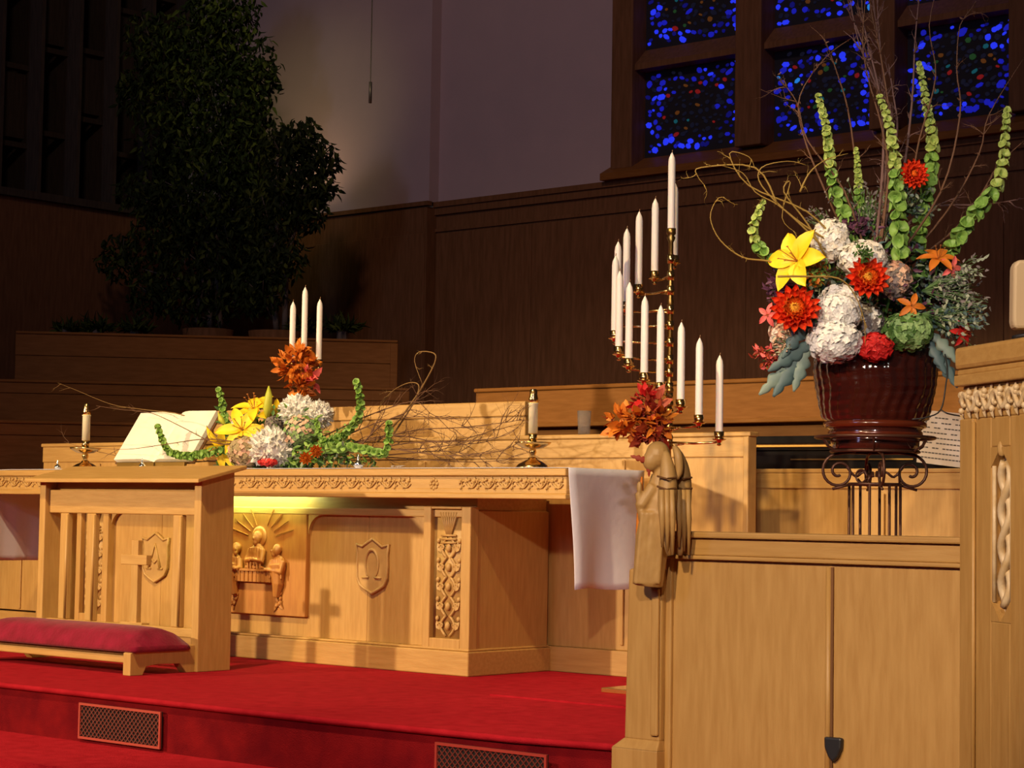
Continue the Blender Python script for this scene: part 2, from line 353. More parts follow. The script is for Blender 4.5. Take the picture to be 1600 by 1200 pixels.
# ================================================================== CHOIR PEWS BEHIND
def pew_row(xl, xr, yl, wl, label, ang=.83, slope_px=None, mt=POAK, cap=.10, bluish=False):
    p0 = P(xl, yl, wl); d = Vector((cos(ang), sin(ang), 0)); n = Vector((-d.y, d.x, 0))     # n points away from the nave
    # length so that the end falls on column xr
    a = ray(xr, yl); a.z = 0; t = (p0-CP).to_2d(); 
    det = d.x*(-a.y)-d.y*(-a.x); s = (-t.x*(-a.y)+t.y*(-a.x))/det
    L = s
    th = thing('choir_pew', label, 'pew', (p0.x, p0.y, 0), 'choir pew rows at the left behind the altar')
    z = p0.z
    def ob(u0, u1, v0, v1, z0, z1, name, mtl, bev=.006):
        m = MB(); m.obox(Vector((p0.x, p0.y, z0))+d*u0+n*v0, d*(u1-u0), n*(v1-v0), (0, 0, z1-z0)); return m.build(name, mtl, th, bevel=bev)
    ob(0, L, 0, .04, 0, z-cap, 'panel', mt); ob(-.0, L, -.02, .06, z-.022, z, 'cap_rail', mt, .008)
    ob(0, L, -.008, .048, z-cap, z-.022, 'frieze_board', mt, .004); ob(L-.06, L, -.03, .07, 0, z-.03, 'end_post', mt)
    ob(0, L, .06, .42, z-.5, z-.46, 'seat', mt)
    return th, p0, d, L
pew_row(25, 622, 517, 16.2, 'rearmost dark choir pew back below the potted trees', cap=.19)
pew_row(-60, 640, 591, 15.1, 'middle dark choir pew back between the rearmost and lowest rows')
pew_row(-60, 640, 655, 14.0, 'lowest choir pew back at the far left, behind the open book')
# front screen of the choir, just behind the altar (F)
def xz_box(th, name, x0, x1, y0, y1, z0, z1, mt=OAK, bevel=.005):
    m = MB(); m.box((x0, y0, z0), (x1, y1, z1)); return m.build(name, mt, th, bevel=bevel)
XL, XR = -10.99, -5.49
t = thing('choir_front_screen', 'long low oak screen panel directly behind the altar, ending right of the candelabra', 'screen', (-8.24, 7.99, 0))
xz_box(t, 'panel', XL+.01, XR-.012, 8.0, 8.05, .125, 1.15); xz_box(t, 'plinth', XL, XR+.006, 7.980, 8.06, 0, .125, OAKH)
xz_box(t, 'cap_rail', XL, XR+.01, 7.985, 8.06, 1.168, 1.19, OAKH); xz_box(t, 'top_rail', XL+.01, XR-.012, 7.992, 8.055, 1.07, 1.168, OAKH)
xz_box(t, 'end_stile', XR-.03, XR, 7.985, 8.055, 0, 1.168)
for x in (-10.4, -9.1, -7.6, -6.245):
    xz_box(t, 'moulding', x, x+.018, 7.99, 8.0, .15, 1.06)
t = thing('side_oak_panel', 'low oak panel at the far left, seen below the hanging altar cloth', 'panel', (-12.2, 8.05, 0))
xz_box(t, 'panel', -13.2, -11.02, 8.04, 8.08, .11, .93); xz_box(t, 'plinth', -13.2, -11.02, 8.025, 8.09, 0, .10, OAKH); xz_box(t, 'cap_rail', -13.2, -11.02, 8.02, 8.10, .93, .955, OAKH)
xz_box(t, 'moulding', -11.25, -11.23, 8.03, 8.04, .12, .92)
t = thing('oak_bench_back', 'raised pale oak bench back behind the altar, catching light behind the twigs', 'bench', (-8.2, 8.1, 0))
xz_box(t, 'back_panel', -9.45, -6.98, 8.11, 8.15, .3, 1.30); xz_box(t, 'top_rail', -9.45, -6.975, 8.10, 8.16, 1.297, 1.375, OAKH)
xz_box(t, 'seat', -9.45, -6.98, 8.15, 8.5, .55, .6, OAKH); xz_box(t, 'end_panel', -7.02, -6.98, 8.15, 8.5, 0, 1.0)
xz_box(t, 'end_panel', -9.45, -9.41, 8.15, 8.5, 0, 1.0)
# right: row E and low screen L
t = thing('choir_pew', 'broad orange-brown choir pew back seen behind the candelabra and the flower pot', 'pew', (-6, 9.6, 0))
xz_box(t, 'panel', -8.67, -3.4, 9.6, 9.64, .0, 1.50, POAK); xz_box(t, 'cap_rail', -8.68, -3.4, 9.58, 9.66, 1.545, 1.57, POAK, .008)
xz_box(t, 'top_rail', -8.67, -3.4, 9.592, 9.65, 1.34, 1.545, POAK); xz_box(t, 'seat', -8.67, -3.4, 9.66, 10.0, .9, .94, POAK)
xz_box(t, 'ledge', -8.67, -3.4, 9.5, 9.59, 1.315, 1.34, POAK)
t = thing('low_oak_screen', 'low oak panel below the black piano, right of the altar screen end', 'screen', (-5, 8.4, 0))
xz_box(t, 'panel', -5.75, -3.6, 8.40, 8.44, 0, 1.0); xz_box(t, 'cap_rail', -5.75, -3.6, 8.39, 8.46, 1.005, 1.026, OAKH)
xz_box(t, 'top_rail', -5.75, -3.6, 8.392, 8.44, .93, 1.005, OAKH)
for x in (-5.02, -4.55): xz_box(t, 'moulding', x, x+.02, 8.388, 8.40, .2, .91)
# ================================================================== THE ALTAR
AC = -8.25
t = ALT = thing('altar', 'long carved oak altar table with overhanging top and carved front panels', 'altar', (AC, 7.6, 0))
BX0, BX1 = 2*AC+6.69, -6.69
xz_box(t, 'base', BX0+.02, BX1-.005, 7.43, 7.975, .125, .80)
m = MB(); m.box((BX0-.015, 7.365, 0), (BX1+.012, 7.985, .118)); m.box((BX0, 7.375, .118), (BX1+.004, 7.98, .13)); m.build('plinth', OAKH, t, bevel=.006)
xz_box(t, 'neck', BX0+.1, BX1-.02, 7.45, 7.97, .79, .89, OAKH, .001)
xz_box(t, 'top_rail', BX0+.02, BX1-.012, 7.398, 7.972, .765, .803, OAKH)
# table top with recessed friezes
SX0, SX1 = -10.54, -6.016
m = MB(); m.box((SX0, 7.28, .965), (SX1, 7.86, 1.0)); m.box((SX0+.006, 7.295, .90), (SX1-.006, 7.85, .965)); m.box((SX0, 7.283, .857), (SX1, 7.325, .882))
m.box((SX0+.004, 7.292, .88), (SX1-.004, 7.32, .905)); m.build('table_top', OAKH, t, bevel=.005)
def scroll(mb, o, ux, uz, nv, L, H, reps, r, leafm=0):    # running vine scroll in low relief
    o, ux, uz, nv = map(Vector, (o, ux, uz, nv))
    N = reps*12; pts = [o+ux*(L*i/N)+uz*(H*.5+H*.28*sin(2*pi*reps*i/N))+nv*r*.5 for i in range(N+1)]; mb.tube(pts, r, 5)
    for k in range(2*reps):
        c = o+ux*(L*(k+.5)/(2*reps))+uz*(H*.5+(-1)**k*H*-.02)+nv*r*.5; sg = (-1)**k
        sp = [c+(ux*cos(a*1.0)*sg+uz*sin(a)*sg)*(H*.30*(1-a/7.5)) for a in [x*.55 for x in range(11)]]; mb.tube(sp, r*.85, 5)
        for da in (.6, 2.2, 4.0):
            p = c+(ux*cos(da)+uz*sin(da))*H*.36; mb.ell(p, (H*.12, H*.12, H*.12), 6)
            mb.leaf(p, ux*cos(da+1)+uz*sin(da+1), nv, H*.34, H*.22, .05)
U, ZZ, NV = Vector((1, 0, 0)), Vector((0, 0, 1)), Vector((0, -1, 0))
def frieze(x0, x1, reps):
    mb = MB(); scroll(mb, (x0, 7.294, .893), U, ZZ, NV, x1-x0, .066, reps, .0042); mb.build('vine_frieze', OAKC, t, smooth=True)
def xat(px, py=755): return pl(px, py, 1, 7.285).x
frieze(xat(372), xat(640), 10); frieze(xat(716), xat(878), 6); frieze(xat(130), xat(366), 9); frieze(xat(-15), xat(68), 4)
mb = MB(); c = Vector((xat(676), 7.294, .926))
for k in range(8):
    a = k*pi/4; mb.ell(c+U*cos(a)*.022+ZZ*sin(a)*.022, (.010, .006, .010), 8)
mb.ell(c, (.009, .009, .009), 8); mb.build('rosette', OAKC, t, smooth=True)
# pilasters with tall carved panels
for sgn in (1, -1):
    X = lambda x: x if sgn > 0 else 2*AC-x
    a, b = sorted((X(-7.005), X(-6.69)))
    pf = MB(); c0, c1 = sorted((X(-6.955), X(-6.752)))
    pf.box((a, 7.38, .118), (c0, 7.44, .817)); pf.box((c1, 7.38, .118), (b, 7.44, .817)); pf.box((c0, 7.38, .118), (c1, 7.44, .175)); pf.box((c0, 7.38, .805), (c1, 7.44, .817))
    po = pf.build('pilaster', OAK, t, bevel=.004)
    mb = MB(); mb.box((c0, 7.41, .175), (c1, 7.43, .805)); W = c1-c0; cx = (c0+c1)/2
    for i in range(5):                                # linked scrolls, a bound sheaf on top
        zc = .235+i*.095
        for s2 in (1, -1):
            pts = [Vector((cx+s2*(.012+.034*sin(u*pi)), 7.405, zc-.05+.1*u)) for u in [k/8 for k in range(9)]]; mb.tube(pts, .007, 6)
            sp = [Vector((cx+s2*(.045+.022*(1-q/8)*cos(q*.9)), 7.404, zc+.022*(1-q/8)*sin(q*.9))) for q in range(8)]; mb.tube(sp, .005, 5)
            mb.leaf((cx+s2*.05, 7.402, zc-.02), (s2*.6, 0, 1), (0, -1, 0), .05, .03, .05); mb.ell((cx+s2*.07, 7.405, zc+.035), (.012, .008, .014), 7)
        mb.ell((cx, 7.403, zc), (.017, .010, .022), 8)
    for q in range(7): mb.tube([(cx+(q-3)*.004, 7.403, .675), (cx+(q-3)*.018, 7.403, .79)], [.004, .008], 6)
    for q in range(3): mb.tube([(cx-.05, 7.402, .64+q*.018), (cx+.05, 7.402, .64+q*.018)], .006, 6)
    mb.build('carving', OAKC, po, smooth=True)
# panel fields and their rounded corner blocks
for sgn in (1, -1):
    X = lambda x: x if sgn > 0 else 2*AC-x
    for (cx, s2) in ((X(-7.005), -sgn), (X(-7.85), sgn)):
        poly = [(0, 0)]+[(.11-.11*sin(q*pi/12), .11-.11*cos(q*pi/12)) for q in range(7)]
        mb = MB(); mb.prism([(0, 0), (0, -.1)]+[(.1-.1*cos(q*pi/12), -.1+.1*sin(q*pi/12)) for q in range(1, 7)], (cx, 7.40, .765), (s2, 0, 0), (0, 0, 1), (0, .03, 0)); mb.build('corner_block', OAK, t)
    for k in range(2):                                # boards of the field, one joint
        a, b = sorted((X(-7.005), X(-7.43))) if k == 0 else sorted((X(-7.432), X(-7.855)))
        xz_box(t, 'field_board', a, b, 7.425, 7.44, .13, .77, OAK, .002)
def shield(cx, omega):
    mb = MB(); s = .118; H = .14; z = .515
    out = [(0, 1.0), (.3, .86), (.62, .70), (1, .78), (.93, .45), (.95, 0), (.93, -.45), (.75, -.74), (.4, -.9), (0, -1.05)]
    out = out+[(-a, b) for a, b in reversed(out[1:-1])]
    P1 = [(a*s, b*H) for a, b in out]
    mb.prism(P1, (cx, 7.425, z), U, ZZ, (0, -.012, 0))
    so = mb.build('shield', OAKC, t, bevel=.002)
    rb = MB(); rb.tube([Vector((cx+a*.96, 7.413, z+b*.96)) for a, b in P1]+[Vector((cx+P1[0][0], 7.413, z+P1[0][1]*.96))], .008, 6); rb.build('raised_border', OAKC, so, smooth=True)
    lt = MB()
    if omega:
        pts = [Vector((cx+.046*sin(a), 7.411, z+.005+.075*-cos(a))) for a in [pi*(.16+1.68*q/16) for q in range(17)]]
        lt.tube(pts, [.004+.005*abs(sin(pi*q/16)) for q in range(17)], 6)
        for s2 in (1, -1): lt.tube([pts[0 if s2 > 0 else -1], pts[0 if s2 > 0 else -1]+Vector((.045*s2, 0, -.002))], .007, 6)
    else:
        for s2 in (1, -1): lt.tube([(cx, 7.411, z+.075), (cx+s2*.05, 7.411, z-.065)], [.005, .009], 6); lt.tube([(cx+s2*.03, 7.411, z-.066), (cx+s2*.07, 7.411, z-.066)], .006, 6)
        lt.tube([(cx-.03, 7.411, z-.01), (cx, 7.411, z-.035), (cx+.03, 7.411, z-.01)], .006, 6)
    lt.build('letter', OAKC, so, smooth=True)
shield(-7.39, True); shield(2*AC+7.39, False)
# centre relief
rx = -8.235
xz_box(t, 'relief_board', 2*AC+7.865, -7.865, 7.40, 7.44, .232, .775, RELW, .004)
Yr = 7.398
for a in (-68, -52, -36, -20, 20, 36, 52, 68):
    mb = MB(); q = math.radians(a); c = Vector((rx+.03, Yr, .62))
    mb.obox(c+Vector((sin(q)*.12, 0, cos(q)*.09))-Vector((.003, 0, 0)), (.006, 0, 0), (sin(q)*.14, 0, cos(q)*.09), (0, -.006, 0)); mb.build('light_ray', RELW, t)
def figure(mb, x, zt, s, lean=0, hands=0):               # half figure in relief: head, hair, beard, shoulders, arms, robe folds
    h = Vector((x, Yr-.018*s, zt)); mb.ell(h, (.024*s, .024*s, .030*s), 12); mb.ell(h+Vector((0, .006, .010*s)), (.031*s, .022*s, .030*s), 12)
    mb.ell(h+Vector((lean*.010, -.014*s, -.020*s)), (.013*s, .012*s, .016*s), 8); mb.ell(h+Vector((lean*.02*s, -.024*s, 0)), (.006*s, .006*s, .009*s), 6)
    b = h+Vector((-lean*.012, .006, -.085*s)); mb.ell(b, (.055*s, .026*s, .062*s), 12)
    for s2 in (1, -1):
        sh = b+Vector((s2*.044*s, -.004, .028*s)); el = b+Vector((s2*.056*s+lean*.012, -.022*s, -.030*s)); ha = b+Vector((s2*.012*s+lean*.055*s, -.040*s, -.020*s+hands))
        mb.tube([sh, el, ha], [.018*s, .016*s, .010*s], 8); mb.ell(ha, (.012*s, .010*s, .012*s), 8)
    for q in range(5): mb.tube([b+Vector(((q-2)*.018*s, -.018*s, .04*s)), b+Vector(((q-2)*.023*s, -.022*s, -.07*s))], .006*s, 5)
mb = MB(); figure(mb, rx+.012, .635, 1.05, 0); mb.build('carved_figure', RELW, t, remesh=.0035)
mb = MB(); figure(mb, rx-.155, .575, .95, 1); mb.tube([(rx-.17, Yr-.01, .5), (rx-.18, Yr-.012, .40), (rx-.165, Yr-.01, .33)], [.045, .035, .02], 8); mb.build('carved_figure', RELW, t, remesh=.0035)
mb = MB(); figure(mb, rx+.165, .572, .95, -1); mb.tube([(rx+.17, Yr-.01, .5), (rx+.18, Yr-.012, .40), (rx+.165, Yr-.01, .33)], [.045, .035, .02], 8); mb.build('carved_figure', RELW, t, remesh=.0035)
mb = MB(); mb.lathe((rx+.012, Yr, .645), [(.0, .012), (.040, .010), (.056, .004), (.056, 0)], 24, M=Matrix.Rotation(pi/2, 3, 'X')); mb.build('halo', RELW, t, smooth=True)
mb = MB(); mb.box((rx-.15, Yr-.045, .462), (rx+.145, Yr, .474)); mb.box((rx-.14, Yr-.034, .405), (rx+.135, Yr, .462))
for q in range(9): mb.tube([(rx-.13+q*.032, Yr-.036, .46), (rx-.13+q*.032, Yr-.036, .408)], .004, 5)
for q in (-.05, .01, .06): mb.ell((rx+q, Yr-.03, .482), (.016, .012, .009), 8)
mb.build('carved_table', RELW, t)
for s2 in (-1, 1):
    mb = MB()
    for q in range(10):
        c = Vector((rx+s2*(.17+rnd(-.02, .02)), Yr-.004, .40-q*.013)); mb.ell(c, (rnd(.008, .014), .008, .012), 6); mb.leaf(c, (rnd(-1, 1), 0, -1), (0, -1, 0), .04, .02, .05)
    mb.tube(smoothpath([(rx+s2*.15, Yr, .41), (rx+s2*.18, Yr, .37), (rx+s2*.15, Yr, .33), (rx+s2*.18, Yr, .28)]), .006, 6)
    mb.build('vine_ornament', RELW, t, smooth=True)
# green-yellow tube lamp under the table top
t2 = thing('tube_lamp', 'slim green-yellow tube lamp hidden under the altar table top', 'lamp', (AC, 7.42, .88))
m = MB(); m.tube([(AC-.42, 7.348, .875), (AC+.34, 7.348, .875)], .010, 12); m.build('tube', TUBE, t2, smooth=True)
m = MB(); m.box((AC-.45, 7.328, .887), (AC+.37, 7.375, .8985)); m.build('fitting', BLKM, t2)
# linen cloth hanging over both ends
m = MB(); prof = []
NS = 10; st = []
for k in range(15): z = .44+(.56+.004)*(k/14); st.append(('L', z))
rows = []
def cl(x, y, z): return Vector((x, y, z))
for k in range(17):                                   # left drop bottom to top
    f = k/16; rows.append([cl(SX0-.012-.02*(1-f)*abs(sin(j*.9)), 7.34+.50*j/NS, .455+(1.003-.455)*f) for j in range(NS+1)])
for k in range(1, 20): rows.append([cl(SX0+(SX1-SX0)*k/20, 7.286+.56*j/NS, 1.004) for j in range(NS+1)])
for k in range(17):
    f = k/16; y0 = 7.286+.045*f; 
    rows.append([cl(SX1+.012+.020*f*sin(j*1.0+.4)+.012*f*sin(j*.55+3*f), y0+(7.858-y0)*j/NS, 1.003-(1.003-.443)*f+.006*sin(j*.8)*f) for j in range(NS+1)])
n = NS+1; m.add([v for r_ in rows for v in r_], [(i*n+j, (i+1)*n+j, (i+1)*n+j+1, i*n+j+1) for i in range(len(rows)-1) for j in range(NS)])
tag(m.build('altar_cloth', LINEN, at=(AC, 7.57, 1.0), smooth=True, solid=.003), 'white linen runner on the altar, hanging over both ends', 'cloth')
# ================================================================== PRAYER DESK WITH KNEELER
t = thing('prayer_desk', 'oak prayer desk with sloping top, slatted cross front and crimson kneeler', 'prayer desk', (-8.35, 6.5, 0))
m = MB(); x0, x1 = -9.04, -7.64                        # sloping book rest
m.add([(x0, 6.47, .912), (x1, 6.47, .912), (x1, 6.78, .985), (x0, 6.78, .985), (x0, 6.47, .932), (x1, 6.47, .932), (x1, 6.78, 1.005), (x0, 6.78, 1.005)],
      [(0, 3, 2, 1), (4, 5, 6, 7), (0, 1, 5, 4), (1, 2, 6, 5), (2, 3, 7, 6), (3, 0, 4, 7)]); m.build('book_rest', OAKH, t, bevel=.004)
for a, b in ((-7.738, -7.685), (-8.985, -8.935)):
    m = MB(); m.add([(a, 6.53, 0), (b, 6.53, 0), (b, 6.74, 0), (a, 6.74, 0), (a, 6.53, .925), (b, 6.53, .925), (b, 6.74, .974), (a, 6.74, .974)],
          [(0, 3, 2, 1), (4, 5, 6, 7), (0, 1, 5, 4), (1, 2, 6, 5), (2, 3, 7, 6), (3, 0, 4, 7)]); m.build('side_panel', OAK, t, bevel=.004)
xz_box(t, 'upper_rail', -8.935, -7.738, 6.555, 6.585, .755, .875, OAKH); xz_box(t, 'lower_rail', -8.935, -7.738, 6.55, 6.59, .16, .205, OAKH)
for a, b in ((-8.835, -8.765), (-8.61, -8.54), (-7.925, -7.855)):
    xz_box(t, 'slat', a, b, 6.555, 6.585, .205, .755)
    m = MB(); m.tube([(b-.008, 6.553, .21), (b-.008, 6.553, .75)], .008, 8); m.build('bead', OAK, t, smooth=True)
m = MB(); m.box((-8.25, 6.56, .205), (-8.195, 6.59, .625)); m.build('cross_upright', OAK, t, bevel=.003); m = MB(); m.box((-8.33, 6.558, .502), (-8.125, 6.592, .552)); m.build('cross_arm', OAKH, t, bevel=.003); m = MB(); m.box((-8.31, 6.55, .19), (-8.14, 6.6, .215)); m.build('cross_foot', OAKH, t, bevel=.003)
xz_box(t, 'back_board', -8.935, -7.738, 6.60, 6.615, .84, .945, OAKH)
# kneeler frame: arched side members and front rail
for xa in (-7.76, -8.99):
    poly = [(6.14, 0), (6.14, .105), (6.22, .125), (6.53, .13), (6.53, .0), (6.48, 0), (6.44, .045), (6.30, .048), (6.235, .04), (6.215, 0)]
    m = MB(); m.prism([(a, b) for a, b in poly], (xa, 0, 0), (0, 1, 0), (0, 0, 1), (.055, 0, 0)); m.build('kneeler_side', OAK, t, bevel=.003)
xz_box(t, 'kneeler_rail', -8.99, -7.72, 6.165, 6.19, .055, .09, OAKH)
xz_box(t, 'kneeler_board', -8.97, -7.72, 6.18, 6.46, .09, .108, DOAK)
m = MB(); nx, ny = 24, 12; vs = []
for i in range(nx+1):
    for j in range(ny+1):
        u = i/nx; v = j/ny; e = (1-abs(2*u-1)**12)*(1-abs(2*v-1)**2.6)
        vs.append((-8.98+1.29*u, 6.15+.33*v, .135+.086*max(e, 0)**.5+.003*sin(9*u)*sin(5*v)))
m.add(vs, [(i*(ny+1)+j, (i+1)*(ny+1)+j, (i+1)*(ny+1)+j+1, i*(ny+1)+j+1) for i in range(nx) for j in range(ny)])
bd = [(i, 0) for i in range(nx+1)]+[(nx, j) for j in range(1, ny+1)]+[(i, ny) for i in range(nx-1, -1, -1)]+[(0, j) for j in range(ny-1, 0, -1)]
lo = []; k = len(bd)
for i, j in bd:
    p = Vector(vs[i*(ny+1)+j]); lo.append(p)
c = Vector((-8.335, 6.315, 0))
b2 = [Vector((c.x+(p.x-c.x)*1.01, c.y+(p.y-c.y)*1.03, .118)) for p in lo]+[Vector((p.x, p.y, .108)) for p in lo]
kk = len(m.v); m.v += [Vector(p) for p in lo]+b2; 
for a in range(k):
    for l in range(2): m.f.append((kk+l*k+a, kk+l*k+(a+1) % k, kk+(l+1)*k+(a+1) % k, kk+(l+1)*k+a)); m.mi.append(0)
m.f.append(tuple(kk+2*k+a for a in range(k))); m.mi.append(0)
tag(m.build('cushion', VELV, t, smooth=True), 'crimson velvet kneeling cushion')
# ================================================================== FLOOR GRILLES
def grille(x0, x1, y, z0, z1, label):
    t = thing('floor_grille', label, 'grille', ((x0+x1)/2, y, z0), 'vent grilles in the step riser')
    m = MB(); m.box((x0, y-.006, z0), (x1, y-.001, z1)); m.build('back_plate', DARK, t)
    for a in ((x0, z0, x1, z0+.010), (x0, z1-.010, x1, z1), (x0, z0+.01, x0+.010, z1-.01), (x1-.010, z0+.01, x1, z1-.01)):
        m = MB(); m.box((a[0], y-.014, a[1]), (a[2], y-.006, a[3])); m.build('frame_bar', GRILF, t)
    m = MB(); H = z1-z0-.02; W = x1-x0-.02; s = .026; r = .0022
    for sg in (1, -1):
        c = -H
        while c < W+H:
            a0, b0 = (c, 0) if sg > 0 else (c, H); a1, b1 = (c+H, H) if sg > 0 else (c+H, 0)
            tt0 = max(0, -a0/H); tt1 = min(1, (W-a0)/H)
            if tt1 > tt0:
                f = lambda q: Vector((x0+.01+a0+(a1-a0)*q, y-.010, z0+.01+b0+(b1-b0)*q)); m.tube([f(tt0), f(tt1)], r, 4)
            c += s
    m.build('lattice', GRILL, t)
grille(-7.21, -6.665, 5.487, -.200, -.048, 'left vent grille with diamond lattice in the carpeted step riser')
grille(-5.15, -4.62, 5.52, -.200, -.045, 'right vent grille in the step riser, at the bottom edge near the oak pew')
# ================================================================== CANDLES
def candle(name, r, L, waxm, label, group, loc):
    t = thing(name, label, 'candle', loc, group)
    m = MB(); m.lathe((0, 0, 0), [(r*.92, 0), (r, .01), (r*.97, L-.05), (r*.8, L-.03), (r*.3, L-.012), (.002, L-.006)], 14); m.build('wax', waxm, t, smooth=True, local=True)
    m = MB(); m.tube([(0, 0, L-.010), (.001, 0, L-.002), (.003, 0, L+.006)], .0018, 5); m.build('wick', WICK, t, local=True); return t
# tall fifteen-light spiral candelabra
CX = pl(1041, 1086, 2, 0); CX = Vector((CX.x, CX.y, 0)); WC = 9.0
def zc(y, x=1041): return P(x, y, WC).z
t = thing('spiral_candelabra', 'tall brass candelabra with arms winding round its pole, right of the altar', 'candelabra', (CX.x, CX.y, 0))
ZTOP = zc(352)
prof = [(.020, 0), (.030, 0.02), (.02, .05), (.014, .08)]
m = MB(); m.box((CX.x-.205, CX.y-.205, 0.008), (CX.x+.205, CX.y+.205, .03)); m.lathe((CX.x, CX.y, .03), [(.165, 0), (.165, .015), (.13, .02), (.12, .04), (.075, .055), (.07, .08), (.03, .11), (.022, .16)], 28)
m.build('base', BRASS, t, smooth=False, bevel=.003)
pr = [(.014, .18)]; zb0 = zc(700); 
pr += [(.014, zb0-.12)]
for yb in (695, 682, 668, 655, 640, 628, 607):
    z = zc(yb); pr += [(.010, z-.018), (.017, z-.009), (.019, z), (.017, z+.009), (.010, z+.018)]
pr += [(.012, zc(590)), (.012, zc(470)), (.016, zc(466)), (.011, zc(460)), (.011, ZTOP-.05), (.020, ZTOP-.03), (.014, ZTOP-.02), (.021, ZTOP-.012), (.021, ZTOP+.012), (.0, ZTOP+.012)]
m = MB(); m.lathe((CX.x, CX.y, 0), pr, 16); m.build('pole', BRASSD, t, smooth=True)
tips = [(1052, 272, 82), (1020, 297, 103), (993, 318, 122), (972, 345, 140), (954, 366, 160), (955, 389, 180), (959, 413, 200), (975, 431, 219), (997, 453, 239), (1021, 468, 256), (1051, 495, 277), (1080, 520, 297), (1119, 548, 328)]
LC = .357; R0 = 88/F_PX*WC
order = ['second from the top, just behind the topmost', 'third from the top, left of the pole', 'fourth from the top, on the left side', 'fifth from the top, far upper left', 'sixth from the top, leftmost tip', 'seventh from the top, overlapping the leftmost', 'eighth from the top, lowest of three at left',
         'ninth from the top, at lower left', 'tenth from the top, fifth from the bottom', 'eleventh from the top, left of the pole', 'twelfth from the top, touching the pole at right', 'last but one, lower right', 'lowest one, far right']
c0 = candle('taper_candle', .0170, LC, WAX, 'topmost tall white taper candle on the spiral candelabra', 'tapers on the spiral candelabra', (CX.x, CX.y, ZTOP+.004))
for k, (x, y, ph) in enumerate(tips):
    a = math.radians(ph); off = HR*cos(a)*R0+HF*sin(a)*R0; wd = WC+sin(a)*R0
    top_ = P(x, y, wd); z = top_.z-LC-.004; p = CX+off
    d = off.normalized()
    m = MB(); m.tube([CX+Vector((0, 0, z-.028)), CX+d*(R0*.5)+Vector((0, 0, z-.034)), p+Vector((0, 0, z-.028))], .0052, 8); m.tube([CX+Vector((0, 0, z-.045)), CX+d*(R0*.3)+Vector((0, 0, z-.036))], .004, 6)
    m.tube([CX+Vector((0, 0, z-.05)), CX+Vector((0, 0, z-.01))], .0165, 12)
    ar = m.build('arm', BRASS, t, smooth=True)
    m = MB(); m.lathe(p+Vector((0, 0, z)), [(.004, -.045), (.012, -.04), (.006, -.034), (.012, -.028), (.016, -.02), (.021, -.012), (.0225, .018), (.019, .018), (.018, 0), (0, 0)], 16); m.build('candle_cup', BRASS, ar, smooth=True)
    m = MB(); m.lathe(p+Vector((0, 0, z-.022)), [(.0, 0), (.024, .001), (.032, .007), (.030, .008), (.02, .004), (0, .004)], 20); m.build('drip_pan', BRASS, ar, smooth=True)
    c = copy_tree(c0); c.location = (p.x, p.y, z+.002); c['label'] = 'taper on the spiral candelabra, '+order[k]
# three-light candelabrum standing on the altar behind the flowers
WM = 11.55; pm = P(475, 600, WM); pm = Vector((pm.x, pm.y, 1.006))
t = thing('three_light_candelabrum', 'small brass candelabrum with three candles rising behind the altar flowers', 'candelabra', pm)
m = MB(); m.lathe(pm, [(.07, 0), (.07, .008), (.045, .015), (.02, .03), (.012, .05), (.011, .16), (.02, .18), (.011, .20), (.010, .50), (.018, .52), (.010, .54), (.010, P(475, 555, WM).z-1.006)], 18); m.build('stem', BRASS, t, smooth=True)
for k, (x, yt, yb, lab) in enumerate(((456, 470, 553, 'left of the three, its foot lower than the middle one'), (475, 447, 543, 'tallest and middle of the three'), (498, 466, 566, 'right of the three, lowest foot'))):
    yb = yt+LC/WM*F_PX
    q = P(x, yb, WM); cp = Vector((q.x, q.y, q.z))
    m = MB(); ctr = Vector((pm.x, pm.y, q.z-.10))
    if k != 1: m.tube(smoothpath([ctr, (ctr+cp)/2+Vector((0, 0, -.08)), cp+Vector((0, 0, -.045))]), .006, 8)
    m.lathe(cp, [(.004, -.05), (.014, -.045), (.007, -.035), (.02, -.012), (.0225, .012), (.02, .012), (0, .0)], 14)
    m.build('branch', BRASS, t, smooth=True)
    c = copy_tree(c0); c.location = cp+Vector((0, 0, .002)); c['label'] = 'altar candelabrum candle, '+lab; c['group'] = 'candles of the three-light candelabrum'
